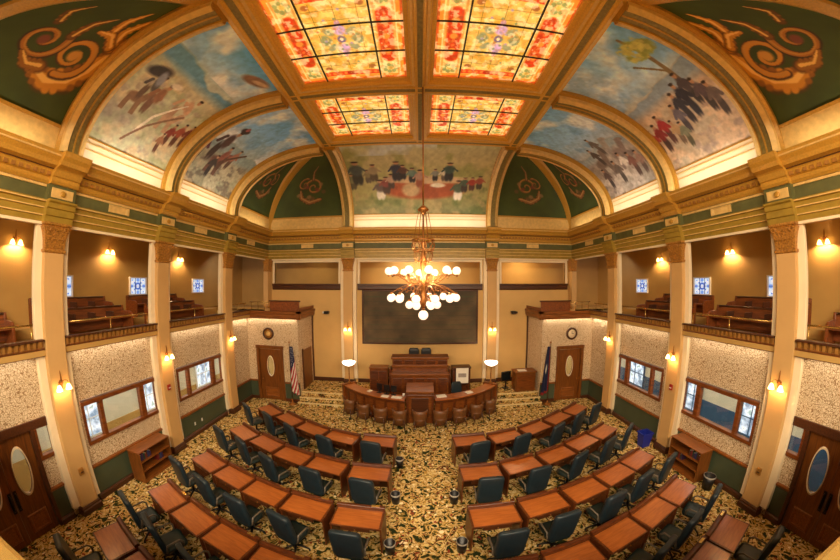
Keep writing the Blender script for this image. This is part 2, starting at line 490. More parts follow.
def double_door(s, n):
    r = sroot('door_%d' % n, 'double oak door with oval glass panes in side wall, ' + FLAGSIDE[s], 'door')
    # local frame of a leaf: x along the wall, y into the wall
    for k, y in enumerate((1.41, 2.16)):
        xf = FLIP[s] @ Matrix.Translation((XW + .03, y, .02)) @ Matrix(((0, 1, 0, 0), (1, 0, 0, 0), (0, 0, 1, 0), (0, 0, 0, 1)))
        door_leaf(r, xf, .74, 2.42, 1.62, .18, .52, .68 if k == 0 else .06)
    f = MB(FLIP[s])
    f.box(XW - .06, XW + .14, 1.27, 1.4, 0.01, 2.46); f.box(XW - .06, XW + .14, 2.91, 3.0, 0.01, 2.46)
    f.box(XW - .06, XW + .14, 1.2, 3.46, 2.46, 2.66)
    f.build('frame', M['wood_dark'], r, .01)
    return r

for s in (-1, 1):
    side_wall(s)
    for i, (a, b) in enumerate(WINS):
        k = a - WINS[0][0]
        panes = [(4.35 + k, 4.80 + k), (4.91 + k, 6.17 + k), (6.34 + k, 6.80 + k)]
        window_unit(s, a, b, 1.58, 2.62, panes, FLIP[s], '%s three-light corridor window in the side wall, %s' % (('near' if i == 0 else 'far'), FLAGSIDE[s]))
    window_unit(s, 2.99, 3.44, 1.76, 2.5, [(3.06, 3.36)], FLIP[s], 'narrow sidelight window beside the double door, ' + FLAGSIDE[s])
    double_door(s, 1 if s < 0 else 2)

# corridor behind each side wall
for s in (-1, 1):
    xf = FLIP[s]; nm = SIDE[s]
    XO = 10.5
    w = struct(MB(xf).box(XO, XO + .1, YNEAR, 14.3, 0, 3.5).build('wall_corridor_' + nm, M['corridor']), 'pale corridor wall seen through the windows, ' + FLAGSIDE[s], 'wall')
    if s > 0:
        MB(xf).box(XO - .02, XO - .002, YNEAR, 14.3, .01, 1.28).build('dado', M['dado_blue'], w)
    else:
        MB(xf).box(XO - .02, XO - .002, YNEAR, 14.3, .01, .9).build('dado', M['gallery_tan'], w)
    struct(MB(xf).box(XW + .17, XO + .1, YNEAR, 14.3, 3.5, 3.6).build('ceiling_corridor_' + nm, M['white']), 'corridor ceiling behind the side wall, ' + FLAGSIDE[s], 'ceiling')
    for y, wd in ((5.62, .36), (8.12, .34), (11.75, .62)):
        WIN_NO[0] += 1
        r = sroot('window_%d' % WIN_NO[0], 'bright outside window of the corridor %s, %s' % ({5.62: 'near the double door', 8.12: 'in the middle', 11.75: 'at the far end'}[y], FLAGSIDE[s]), 'window')
        f = MB(xf); z0, z1 = .72, 2.4
        f.box(XO - .07, XO - .021, y - wd - .06, y - wd, z0 - .06, z1 + .06); f.box(XO - .07, XO - .021, y + wd, y + wd + .06, z0 - .06, z1 + .06)
        f.box(XO - .07, XO - .021, y - wd, y + wd, z0 - .06, z0); f.box(XO - .07, XO - .021, y - wd, y + wd, z1, z1 + .06)
        f.box(XO - .06, XO - .025, y - .012, y + .012, z0, z1)
        for zz in (1.3, 1.9): f.box(XO - .06, XO - .025, y - wd, y + wd, zz - .015, zz + .015)
        f.build('frame', M['dado_blue'] if s > 0 else M['white'], r)
        MB(xf).box(XO - .035, XO - .03, y - wd, y + wd, z0, z1).build('pane', M['daylight'], r)

# ------------------------------------------------------------------ pilasters
def pilaster_parts(xf, root, z_base=0.):
    """local: x along the wall (centre 0), y out from wall face (0 = front face, positive = toward wall), z up"""
    w = .235
    sh = MB(xf).box(-w, w, 0, .27, z_base + .24, 6.24)
    sh.build('shaft', M['cream'], root, .012)
    MB(xf).box(-w - .17, w + .17, .13, .265, z_base + .24, 6.9).build('backing', M['cream_white'], root, .01)
    b = MB(xf)
    b.loft([[(-w - e, -e, z), (w + e, -e, z), (w + e, .2, z), (-w - e, .2, z)] for z, e in ((z_base + .001, .05), (z_base + .14, .05), (z_base + .17, .03), (z_base + .21, .03), (z_base + .24, .005))])
    b.build('base', M['wood_dark'], root)
    c = MB(xf)
    c.loft([[(-w - e, -e, z), (w + e, -e, z), (w + e, .2, z), (-w - e, .2, z)] for z, e in ((6.24, .005), (6.27, .03), (6.31, .03), (6.33, .0), (6.55, .02), (6.7, .05), (6.8, .09), (6.82, .06), (6.85, .1), (6.9, .1))])
    c.build('capital', M['capital'], root)
    # acanthus leaves of the capital
    for zz, n, hh in ((6.34, 4, .2), (6.5, 3, .24)):
        for k in range(n):
            x = (-w + .06) + (2 * w - .12) * (k / (n - 1))
            lf = MB(xf).loft([[(x - q, y - .012, z), (x + q, y - .012, z), (x + q, y + .012, z), (x - q, y + .012, z)] for q, y, z in ((.05, 0, zz), (.06, -.03, zz + hh * .5), (.045, -.06, zz + hh * .85), (.02, -.1, zz + hh))])
            lf.build('leaf', M['capital'], root)
    for sx in (-1, 1):
        sp = [(sx * (w - .02 + .05 * math.cos(t)), -.09, 6.76 + .05 * math.sin(t)) for t in np.linspace(0, 2 * PI, 12)]
        MB(xf).tube(sp, .018, 6).build('volute', M['capital'], root)

NEARNAME = ['nearest the double door', 'in the middle of the side wall', 'nearest the flag']
def side_xf(s, y):
    return FLIP[s] @ Matrix.Translation((XP, y, 0)) @ Matrix(((0, 1, 0, 0), (1, 0, 0, 0), (0, 0, 1, 0), (0, 0, 0, 1)))
def back_xf(x):
    return Matrix.Translation((x, YPB, 0))
for s in (-1, 1):
    for i, y in enumerate(COLY):
        r = sroot('pilaster', 'tan pilaster with gilt capital %s, %s' % (NEARNAME[i], FLAGSIDE[s]), 'pilaster')
        pilaster_parts(side_xf(s, y), r)
    r = sroot('pilaster', 'tan back wall pilaster behind the torchiere, ' + FLAGSIDE[s], 'pilaster')
    pilaster_parts(back_xf(s * 3.6), r, .51)
    # slim corner pilaster above the corner room
    r = sroot('pilaster', 'slim corner pilaster above the corner balcony, ' + FLAGSIDE[s], 'pilaster')
    MB(FLIP[s]).box(7.92, 8.2, 13.95, 14.35, 4.36, 6.25).build('shaft', M['cream'], r, .01)
    MB(FLIP[s]).loft([[(7.92 - e, 13.95 - e, z), (8.2, 13.95 - e, z), (8.2, 14.3, z), (7.92 - e, 14.3, z)] for z, e in ((6.25, 0), (6.3, .03), (6.35, 0), (6.7, .05), (6.82, .09), (6.9, .09))]).build('capital', M['capital'], r)

# ------------------------------------------------------------------ entablature: architrave, frieze, cornice
ARCH = [(0, 6.9), (.1, 6.9), (.1, 7.02), (.14, 7.04), (.14, 7.18), (.18, 7.2), (.18, 7.3), (.24, 7.33), (.24, 7.37), (0, 7.37)]
FRZ = [(0, 7.37), (.1, 7.37), (.1, 7.72), (0, 7.72)]
CORN = [(0, 7.72), (.16, 7.72), (.2, 7.78), (.2, 7.86), (.24, 7.88), (.3, 8.0), (.34, 8.03), (.5, 8.07), (.54, 8.16), (.6, 8.24), (.62, 8.33), (.62, 8.36), (.1, 8.36), (0, 8.2)]
def entab(name, label, place, u0, u1, breaks, mid):
    """place(d, u, z): d metres out from the wall line, u along it"""
    r = sroot(name, label, 'cornice')
    def run(prof, ua, ub, off, nm, mat):
        MB().prism(prof, lambda d, z: place(d + off if d > 0 else 0, ua, z), lambda d, z: place(d + off if d > 0 else 0, ub, z)).build(nm, mat, r)
    run(ARCH, u0, u1, 0, 'architrave', M['olive_gold']); run(FRZ, u0, u1, 0, 'frieze', M['frieze']); run(CORN, u0, u1, 0, 'cornice', M['gold'])
    # pale lip under the architrave and thin dark line above it
    run([(0.0, 6.84), (.11, 6.84), (.11, 6.9), (0, 6.9)], u0, u1, .0, 'lower_lip', M['cream_white'])
    run([(.02, 7.372), (.12, 7.372), (.12, 7.40), (.02, 7.40)], u0, u1, .003, 'dark_fillet', M['wood_dark'])
    run([(.02, 7.66), (.13, 7.66), (.13, 7.715), (.02, 7.715)], u0, u1, .003, 'gold_fillet', M['gold_pale'])
    for z, d in ((7.03, .145), (7.19, .185), (7.32, .245)):
        run([(.02, z), (d, z), (d, z + .025), (.02, z + .025)], u0, u1, .002, 'gold_fillet', M['gold_pale'])
    run([(.02, 8.255), (.625, 8.255), (.625, 8.285), (.02, 8.285)], u0, u1, .002, 'gold_fillet', M['gold_pale'])
    run([(.02, 8.02), (.36, 8.02), (.36, 8.045), (.02, 8.045)], u0, u1, .002, 'gold_fillet', M['wood_dark'])
    # dentil course: one comb-shaped band
    n = int((u1 - u0) / .16); poly = []
    for k in range(n):
        a = u0 + (u1 - u0) * k / n; h = (u1 - u0) / n
        poly += [(a, .21), (a, .285), (a + h * .55, .285), (a + h * .55, .21)]
    poly = [(u0, .15)] + poly + [(u1, .21), (u1, .15)]
    MB().loft([[place(d, u, 7.885) for u, d in poly], [place(d, u, 7.985) for u, d in poly]]).build('dentil_course', M['dentil'], r)
    for u in breaks:
        ua, ub = u - .34, u + .34
        run(ARCH, ua, ub, .16, 'break_architrave', M['olive_gold']); run(CORN, ua, ub, .16, 'break_cornice', M['gold'])
        run(FRZ, ua, ub, .16, 'break_frieze', M['frieze'])
        MB().prism([(-.27, 7.43), (.27, 7.43), (.27, 7.65), (-.27, 7.65)], lambda a, z: place(.261, u + a, z), lambda a, z: place(.285, u + a, z)).build('rosette_block', M['gold_pale'], r, .01)
        qq = [(.26, .07), (.295, .07), (.31, .04)]
        MB().loft([[place(d + .02, u + q * math.cos(2 * PI * k / 12), 7.54 + q * math.sin(2 * PI * k / 12)) for k in range(12)] for d, q in qq if q > 0]).build('rosette', M['gold'], r)
    for u in mid:
        MB().loft([[place(d, u + a * q, 7.545 + z * q) for a, z in ((-.33, -.1), (.33, -.1), (.33, .1), (-.33, .1))] for d, q in ((.1, 1), (.13, 1), (.13, .8), (.115, .72))]).build('plaque', M['gold_pale'], r)
    return r
XE, YE = 8.17, 14.27
for s in (-1, 1):
    entab('trim_%d' % (1 if s < 0 else 2), 'gilded entablature with green frieze above the gallery, ' + FLAGSIDE[s], lambda d, u, z, s=s: (s * (XE - d), u, z), YNEAR, YE - .05, COLY, [(COLY[0] + COLY[1]) / 2, (COLY[1] + COLY[2]) / 2, 12.45, 1.9])
entab('trim_3', 'gilded entablature with green frieze on the back wall', lambda d, u, z: (u, YE - d, z), -XE, XE, [-3.6, 3.6], [-5.8, 0, 5.8])

# ------------------------------------------------------------------ galleries
def gallery(s):
    xf = FLIP[s]; nm = SIDE[s]
    fl = struct(MB(xf).box(XP + .06, GB, YNEAR, 12.46, 4.02, 4.14).build('floor_gallery_' + nm, M['gallery_tan']), 'gallery floor above the side wall, ' + FLAGSIDE[s], 'floor')
    MB(xf).box(10.0, GB - .01, YNEAR, 12.4, 4.141, 4.4).build('seat_tier', M['gallery_tan'], fl)
    w = struct(MB(xf).box(GB, GB + .1, YNEAR - .2, YB + 2, 4.0, 7.4).build('wall_gallery_' + nm, M['gallery_tan']), 'tan rear wall of the side gallery, ' + FLAGSIDE[s], 'wall')
    struct(MB(xf).box(XE, GB, YNEAR - .2, YB + 2, 7.3, 7.4).build('ceiling_gallery_' + nm, M['gallery_ceiling']), 'plain ceiling of the side gallery, ' + FLAGSIDE[s], 'ceiling')
    fr = sroot('trim_%d' % (4 if s < 0 else 5), 'wooden gallery front with dentil band, ' + FLAGSIDE[s], 'gallery front')
    gaps = [YNEAR] + [q for y in COLY for q in (y - .26, y + .26)] + [12.46]
    for k in range(0, len(gaps), 2):
        a, b = gaps[k], gaps[k + 1]
        MB(xf).prism([(0, 4.0), (.1, 4.0), (.12, 4.03), (.12, 4.15), (.15, 4.18), (.15, 4.2), (0, 4.2)], lambda d, z: (8.19 - d, a, z), lambda d, z: (8.19 - d, b, z)).build('fascia', M['wood_y'], fr)
        n = int((b - a) / .13); poly = [(a, 0)]
        for j in range(n):
            u = a + (b - a) * j / n; h = (b - a) / n
            poly += [(u, .1), (u, .16), (u + h * .5, .16), (u + h * .5, .1)]
        poly += [(b, .1), (b, 0)]
        MB(xf).loft([[(8.19 - d, u, z) for u, d in poly] for z in (4.2, 4.34)]).build('dentil_band', M['dentil'], fr)
        MB(xf).box(8.0, 8.2, a, b, 4.34, 4.385).build('cap_rail', M['wood_dark'], fr, .008)
    # brass guard rail
    ra = thing('guard_rail', 'brass guard rail along the side gallery front, ' + FLAGSIDE[s], 'rail', (0, 0, 0))
    for k in range(0, len(gaps), 2):
        a, b = gaps[k] + .02, gaps[k + 1] - .02
        MB(xf).tube([(8.3, a, 4.68), (8.3, b, 4.68)], .022).build('bar', M['brass_rail'], ra)
        for q in (a + .15, (a + b) / 2, b - .15):
            MB(xf).tube([(8.3, q, 4.141), (8.3, q, 4.66)], .014, 6).build('post', M['brass_rail'], ra)
gallery(-1); gallery(1)

def make_pew(L):
    t = thing('gallery_pew', '', 'pew')
    # local x = depth (front toward -x is the chamber side), y along
    MB().loft([[(x, -L / 2, z), (x, L / 2, z), (x + .05, L / 2, z), (x + .05, -L / 2, z)] for x, z in ((.38, .1), (.40, .42), (.47, .72))]).build('backrest', M['pew'], t, .01)
    MB().box(-.06, .40, -L / 2, L / 2, .4, .45).build('seat', M['pew'], t, .012)
    MB().tube([(.49, -L / 2, .73), (.49, L / 2, .73)], .035, 8).build('top_rail', M['wood_dark'], t)
    for e in (-1, 1):
        MB().prism([(-.1, 0), (.52, 0), (.54, .75), (.44, .77), (.4, .6), (.0, .58), (-.1, .5)], lambda a, z: (a, e * L / 2 - .03, z), lambda a, z: (a, e * L / 2 + .03, z)).build('end_panel', M['pew'], t, .008)
    n = int(L / .55)
    for k in range(1, n):
        y = -L / 2 + L * k / n
        MB().prism([(0.0, .46), (.40, .46), (.43, .62), (.02, .62)], lambda a, z: (a, y - .015, z), lambda a, z: (a, y + .015, z)).build('armrest', M['wood_dark'], t)
    return t
pews = {}
bays = [(1.9, 2.5, 'bay by the double door'), ((COLY[0] + COLY[1]) / 2, 2.55, 'bay over the near window'), ((COLY[1] + COLY[2]) / 2, 2.55, 'bay over the far window')]
proto_pew = None
for s in (-1, 1):
    for y, L, bn in bays:
        for row, (x, z) in enumerate(((9.05, 4.142), (10.1, 4.402))):
            lab = '%s brown wooden gallery pew in %s, %s' % (('front', 'raised rear')[row], bn, FLAGSIDE[s])
            if proto_pew is None:
                proto_pew = make_pew(2.5); p = proto_pew; p['label'] = lab; p['group'] = 'gallery pews'
                p.location = (s * x, y, z); p.rotation_euler = (0, 0, PI if s < 0 else 0)
            else:
                p = dup(proto_pew, (s * x, y, z), PI if s < 0 else 0, lab, 'gallery pews')

# leaded gallery windows
def leaded_canvas():
    c = Canvas(60, 50, '#c8daf8')
    c.asp = 1.2
    c.speckle(.15, 10, 3)
    for a in range(4):
        an = a * PI / 2 + PI / 4
        c.stroke([(.5, .5), (.5 + .5 * math.cos(an), .5 + .5 * math.sin(an))], .05, '#5078c4')
    c.blob(.5, .5, .2, .22, '#3a62c0', 0, .3); c.blob(.5, .5, .1, .12, '#dfe9ff', 0, .3)
    for u, v in ((.5, .12), (.5, .88), (.1, .5), (.9, .5)): c.blob(u, v, .1, .1, '#6f98e6', 0, .4)
    for u in (.2, .8):
        for v in (.22, .78): c.blob(u, v, .07, .08, '#eef4ff', 0, .4)
    for u in (0, .333, .667, 1): c.stroke([(u, 0), (u, 1)], .018, '#38486a')
    for v in (0, .5, 1): c.stroke([(0, v), (1, v)], .018, '#38486a')
    return c
LC = leaded_canvas()
for s in (-1, 1):
    for y, nme in ((5.45, 'over the near window'), (8.65, 'in the middle bay'), (12.3, 'nearest the flag')):
        WIN_NO[0] += 1
        r = sroot('window_%d' % WIN_NO[0], 'small blue leaded window in gallery wall %s, %s' % (nme, FLAGSIDE[s]), 'window')
        z0, z1, h = 5.17, 5.8, .38
        f = MB(FLIP[s])
        for a, b, c, d in ((y - h - .04, y - h, z0 - .04, z1 + .04), (y + h, y + h + .04, z0 - .04, z1 + .04), (y - h, y + h, z0 - .04, z0), (y - h, y + h, z1, z1 + .04)):
            f.box(GB - .09, GB - .002, a, b, c, d)
        f.build('frame', M['white'], r)
        paint_grid('pane', lambda u, v: (s * (GB - .03), y - h + 2 * h * u, z0 + (z1 - z0) * v), 46, 38, LC, M['gallery_glass'], r)

# ------------------------------------------------------------------ back wall with openings and alcoves
bw = MB()
def bstrip(x0, x1, z0, z1): bw.box(x0, x1, YB, YB + .16, z0, z1)
bstrip(-8.4, 8.4, 0, 5.36); bstrip(-8.4, 8.4, 6.75, 8.3)
for x0, x1 in ((-8.4, -7.75), (-4.15, -3.05), (3.05, 4.15), (7.75, 8.4)): bstrip(x0, x1, 5.36, 6.75)
wb = struct(bw.build('wall_back', M['wall_tan']), 'tan back wall behind the rostrum with three upper openings', 'wall')
for x0, x1 in ((-5.55, -3.95), (3.95, 5.55), (-3.2, 3.2)):
    MB().box(x0, x1, YB - .05, YB - .002, .511, .72).build('baseboard', M['wood_dark'], wb, .01)
for k, (x0, x1) in enumerate(((-7.75, -4.15), (-3.05, 3.05), (4.15, 7.75))):
    r = sroot('trim_%d' % (6 + k), ('brown rail under the back opening on striped flag side', 'brown rail above the dark display panel', 'brown rail under the back opening on dark flag side')[k], 'rail')
    MB().prism([(0, 5.3), (.1, 5.3), (.13, 5.36), (.13, 5.5), (.17, 5.53), (.17, 5.62), (0, 5.62)], lambda d, z: (x0 - .1, YB + .05 - d, z), lambda d, z: (x1 + .1, YB + .05 - d, z)).build('rail', M['wood_dark'], r)
    f = MB(); f.box(x0 - .1, x0, YB - .06, YB + .1, 5.62, 6.84); f.box(x1, x1 + .1, YB - .06, YB + .1, 5.62, 6.84); f.box(x0, x1, YB - .06, YB + .1, 6.72, 6.84)
    f.build('casing', M['cream_white'], r, .01)
al = MB()
al.box(-11.3, 11.3, YB + 2.0, YB + 2.1, 4.3, 7.4); al.box(-3.75, -3.65, YB + .16, YB + 2, 4.3, 7.3); al.box(3.65, 3.75, YB + .16, YB + 2, 4.3, 7.3)
struct(al.build('wall_alcove', M['gallery_tan']), 'tan alcove walls behind the upper back openings', 'wall')
struct(MB().box(-11.25, 11.25, YB + .16, YB + 2.1, 7.3, 7.4).build('ceiling_alcove', M['gallery_ceiling']), 'ceiling of the alcoves behind the back openings', 'ceiling')
struct(MB().box(-11.25, 11.25, YB + .16, YB + 2.1, 4.2, 4.3).build('floor_alcove', M['gallery_tan']), 'floor of the alcoves behind the back openings', 'floor')

# dark display panel above the rostrum
t = thing('display_panel', 'large dark framed display panel on the back wall above the rostrum', 'panel', (0, YB - .005, 0))
dc = Canvas(160, 80, '#55452c')
dc.asp = 2.
dc.speckle(.35, 20, 11)
for k in range(10):
    dc.rect(.03, .97, .07 + k * .09, .085 + k * .09, ('#3f4a2c', '#5e482a', '#3a3a26')[k % 3], .6)
paint_grid('panel', lambda u, v: (-2.84 + 5.68 * u, -.06, 2.66 + 2.6 * v), 158, 78, dc, M['paint'], t)
f = MB()
f.box(-2.92, -2.84, -.1, 0, 2.58, 5.3); f.box(2.84, 2.92, -.1, 0, 2.58, 5.3); f.box(-2.84, 2.84, -.1, 0, 5.24, 5.3); f.box(-2.84, 2.84, -.1, 0, 2.58, 2.66)
f.box(-2.84, 2.84, -.05, 0, 2.66, 5.24)
f.build('frame', M['wood_dark'], t, .01)

# ------------------------------------------------------------------ corner rooms with balcony
YV = 12.5
def corner_room(s):
    xf = FLIP[s]; fs = FLAGSIDE[s]
    w = MB(xf)
    dx0, dx1 = 6.48, 7.72     # door opening
    w.box(5.6, dx0, YV, YV + .12, 0, 4.0); w.box(dx1, XW, YV, YV + .12, 0, 4.0); w.box(dx0, dx1, YV, YV + .12, 2.62, 4.0)
    w.box(5.6, 5.72, YV + .12, YB, 0, 4.0)
    wo = struct(w.build('wall_corner_' + SIDE[s], M['wallpaper']), 'papered corner room wall with door and clock, ' + fs, 'wall')
    for x0, x1 in ((5.6, dx0 - .12), (dx1 + .12, XW - .03)):
        MB(xf).box(x0, x1, YV - .03, YV - .002, .1, .9).build('wainscot', M['green_wall'], wo)
        MB(xf).box(x0, x1, YV - .06, YV - .002, .9, .98).build('wainscot_cap', M['wood'], wo, .01)
        MB(xf).box(x0, x1, YV - .08, YV - .002, 0.001, .16).build('baseboard', M['wood_dark'], wo, .01)
    MB(xf).box(5.54, 5.598, YB - .1, YB - .02, .515, 4.0).build('corner_bead', M['wood_dark'], wo)
    d = sroot('door_%d' % (3 if s < 0 else 4), 'single oak door with oval glass in the corner room, ' + fs, 'door')
    door_leaf(d, xf @ Matrix.Translation((dx0 + .06, YV + .03, .01)), dx1 - dx0 - .12, 2.5, 1.68, .17, .46, None)
    f = MB(xf); f.box(dx0 - .1, dx0 + .05, YV - .05, YV + .1, 0, 2.54); f.box(dx1 - .05, dx1 + .1, YV - .05, YV + .1, 0, 2.54); f.box(dx0 - .12, dx1 + .12, YV - .06, YV + .1, 2.54, 2.7)
    f.build('frame', M['wood_v'], d, .01)
    kn = (dx1 - .18) if s < 0 else (dx1 - .18)
    MB(xf).sphere((kn, YV - .02, 1.05), .035, 10, 6).build('knob', M['brass'], d)
    # balcony slab, fascia and parapet
    b = sroot('trim_%d' % (9 if s < 0 else 10), 'corner balcony with brown parapet above the corner room door, ' + fs, 'balcony')
    MB(xf).box(5.5, GB, YV - .05, YB + .0, 4.02, 4.12).build('slab', M['gallery_tan'], b)
    MB(xf).prism([(0, 3.98), (.1, 3.98), (.14, 4.05), (.14, 4.2), (.18, 4.24), (.18, 4.34), (0, 4.34)], lambda a, z: (5.42, YV + .04 - a, z), lambda a, z: (8.2, YV + .04 - a, z)).build('fascia', M['wood'], b)
    MB(xf).prism([(0, 3.98), (.1, 3.98), (.14, 4.05), (.14, 4.2), (.18, 4.24), (.18, 4.34), (0, 4.34)], lambda a, z: (5.6 - a, YV - .14, z), lambda a, z: (5.6 - a, YB, z)).build('fascia', M['wood_y'], b)
    MB(xf).box(5.5, 7.0, YV - .02, YV + .04, 4.34, 4.78).build('parapet', M['pew'], b, .01)
    MB(xf).box(5.46, 7.05, YV - .05, YV + .07, 4.78, 4.84).build('parapet_cap', M['wood_dark'], b, .01)
    MB(xf).tube([(7.05, YV, 4.75), (8.1, YV, 4.75)], .02).build('brass_bar', M['brass_rail'], b)
    for q in (7.3, 7.65, 8.0): MB(xf).tube([(q, YV, 4.34), (q, YV, 4.75)], .014, 6).build('baluster', M['brass_rail'], b)
    MB(xf).box(5.5, 5.56, YV, YB - .02, 4.34, 4.5).build('side_parapet', M['pew'], b, .01)
    # side door up on the platform
    if s < 0:
        q = sroot('door_5', 'plain brown side door of the corner room facing the platform', 'door')
        MB(xf).box(5.56, 5.598, 12.98, 14.05, .515, 2.44).build('door_leaf', M['wood_v'], q, .01)
        MB(xf).box(5.54, 5.598, 12.9, 12.98, .515, 2.52).build('frame', M['wood_dark'], q)
    # round wall piece over the door
    cx = s * 7.12; cz = 3.27
    t = thing('wall_clock' if s > 0 else 'wall_seal', 'round dark rimmed %s above the corner room door, %s' % ('clock' if s > 0 else 'bronze seal', fs), 'clock' if s > 0 else 'seal', (cx, YV - .002, cz))
    Ry = Matrix.Rotation(PI / 2, 4, 'X')
    MB(Ry).lathe([(.2, 0.0), (.29, 0.0), (.29, .05), (.25, .075), (.2, .05)], 32, caps=False).build('rim', M['wood_dark'], t)
    MB(Ry).lathe([(.0001, .035), (.205, .035), (.205, .0), (.0001, .0)], 32).build('face', M['cream_white'] if s > 0 else M['capital'], t)
    hb = MB(Ry)
    if s > 0:
        hb.box(-.012, .012, -.01, .13, .037, .045); hb.box(-.01, .1, -.01, .012, .037, .045)
        hb.build('hands', M['black'], t)
    else:
        hb.lathe([(.0001, .05), (.09, .05), (.12, .036), (.0001, .036)], 20); hb.build('boss', M['gold_pale'], t)
corner_room(-1); corner_room(1)

# ------------------------------------------------------------------ coved ceiling: backing band, green panels, murals
def cove_patch(s, fy0, fy1, p0, p1):
    return lambda u, v: (lambda ph: cs(s, fy0(ph) + (fy1(ph) - fy0(ph)) * u, ph))(p0 + (p1 - p0) * v)
def groin_far(ph): return YC + AY * math.cos(ph * PI / 2)
def groin_near(ph): return YN - 3.3 * math.cos(ph * PI / 2)

def sky_canvas(seed, stops, ridge, ridgec, ground, cloud='#f6f8fa', asp=.62):
    c = Canvas(300, 340, '#ffffff'); c.asp = asp; c.vgrad(stops)
    n = c.fbm(90, seed); c.mix(np.clip((n - .5) * 6, 0, 1) * (c.V > ridge) * .85, cloud)
    n = c.fbm(50, seed + 5); c.mix(np.clip((n - .56) * 6, 0, 1) * (c.V > ridge) * .5, '#5f96cc')
    n2 = c.fbm(120, seed + 9); top = ridge + (n2 - .5) * .22
    c.mix(np.clip((top - c.V) * 60, 0, 1), ground[0])
    c.mix(np.clip((top - c.V) * 60, 0, 1) * np.clip((c.V - (ridge - .13)) * 14, 0, 1), ridgec)
    for k, (col, cell, th) in enumerate(zip(ground[1:], (60, 34, 22, 40), (.46, .52, .55, .56))):
        g = c.fbm(cell, seed + 20 + k * 7); c.mix(np.clip((top - .1 - c.V) * 12, 0, 1) * np.clip((g - th) * 6, 0, .8), col)
    return c

def mural_l1():
    c = sky_canvas(3, [(0, '#d8d2b4'), (.7, '#c4d2cc'), (.78, '#a8d2f4'), (.9, '#78baf4'), (1, '#5cacf2')], .72, '#6aa0c4', ['#cfc8a6', '#a9b088', '#d8c49c', '#b0a292', '#c9cfae'])
    c.blob(.18, .22, .18, .07, '#8d8c84', .2, .9, .5); c.blob(.5, .30, .2, .08, '#a9b08a', 0, .9, .5)
    c.horse(.26, .26, .17, '#8a6a50', 1); c.person(.27, .36, .2, '#54504e', '#6a5444', lean=.2)
    c.blob(.24, .56, .10, .035, '#3e3c40', .6, .5); c.blob(.3, .53, .03, .05, '#8c93a4', .2, .6)
    c.person(.38, .30, .24, '#9a6c50', '#7a5a48', lean=.1); c.blob(.44, .55, .05, .02, '#e6ddca', .4, .5)
    c.person(.6, .34, .24, '#d2a684', '#b08a6c', lean=.35); c.horse(.62, .26, .16, '#c09c7c', 1)
    c.stroke([(.42, .14), (.5, .32), (.66, .5)], [.008, .008, .004], '#efe6d2'); c.stroke([(.36, .08), (.5, .24), (.72, .42)], .007, '#8a6a52')
    for u, v, h, q in ((.74, .18, .18, '#8a3c30'), (.82, .2, .2, '#a0523c'), (.9, .22, .2, '#7c4030'), (.96, .2, .18, '#945a44'), (.7, .1, .16, '#a8785a')): c.person(u, v, h, q, '#6a4434')
    c.blob(.74, .9, .12, .035, '#8f6e5c', .55, .4); c.blob(.78, .91, .07, .015, '#c9ac90', .55, .5)
    return c.speckle(.13, 8, 41)
def mural_l2():
    c = sky_canvas(13, [(0, '#a8a490'), (.5, '#a8bcc0'), (.7, '#88c0f2'), (1, '#6cb2f4')], .44, '#8fa4a4', ['#b4ae92', '#8c8c74', '#c0ac8c', '#6c6458', '#a8b094'], asp=.68)
    c.person(.26, .27, .33, '#4e3a36', '#3e302c', lean=.12); c.blob(.31, .62, .05, .028, '#3c2c2c', 0, .4); c.blob(.31, .64, .02, .02, '#a05a58', 0, .4)
    c.person(.12, .2, .26, '#5c3040', '#40302c'); c.person(.06, .16, .24, '#70404a', '#40302c'); c.horse(.4, .16, .22, '#6a4a3c', 1)
    c.person(.46, .2, .26, '#8c5444', '#5a4034', lean=-.1); c.person(.56, .26, .22, '#a46e58', '#5a4438'); c.person(.38, .12, .22, '#3a3432', '#2e2a2a')
    c.stroke([(.5, .34), (.66, .46)], .01, '#5a4030')
    return c.speckle(.15, 8, 51)
def mural_r1():
    c = sky_canvas(23, [(0, '#d0bca0'), (.55, '#c4c0b0'), (.68, '#aed6f8'), (1, '#7cc0f8')], .58, '#8fa4b8', ['#d2b494', '#b4a084', '#dcc6a8', '#a08c80', '#c0b49c'])
    c.stroke([(.3, .48), (.28, .66), (.25, .9)], [.014, .01, .006], '#7a6848'); c.stroke([(.29, .6), (.42, .74)], .006, '#7a6848')
    n = c.fbm(18, 77); d = np.exp(-(((c.U - .27) / .16) ** 2 + ((c.V - .8) / .09) ** 2))
    c.mix(np.clip((n * d - .24) * 9, 0, .95), '#9aa44a'); n = c.fbm(12, 79); c.mix(np.clip((n * d - .32) * 9, 0, .9), '#c8c46a')
    for u, v, h, a, b in ((.3, .34, .24, '#4a4044', '#3a3434'), (.38, .28, .26, '#2e2c38', '#30303a'), (.24, .26, .24, '#57484c', '#3c3636'), (.46, .26, .24, '#343440', '#38343a'), (.18, .2, .24, '#6a5a54', '#4a403c'), (.54, .22, .22, '#6c6470', '#4a444a')): c.person(u, v, h, a, b)
    for u, v, h, a, b in ((.74, .2, .24, '#a02c2c', '#5a3a34'), (.83, .16, .24, '#8a3030', '#4c3834'), (.66, .16, .2, '#b4946c', '#74604c'), (.92, .16, .22, '#b04a3c', '#5a4038'), (.6, .12, .2, '#7c8068', '#54503c')): c.person(u, v, h, a, b)
    return c.speckle(.13, 8, 61)
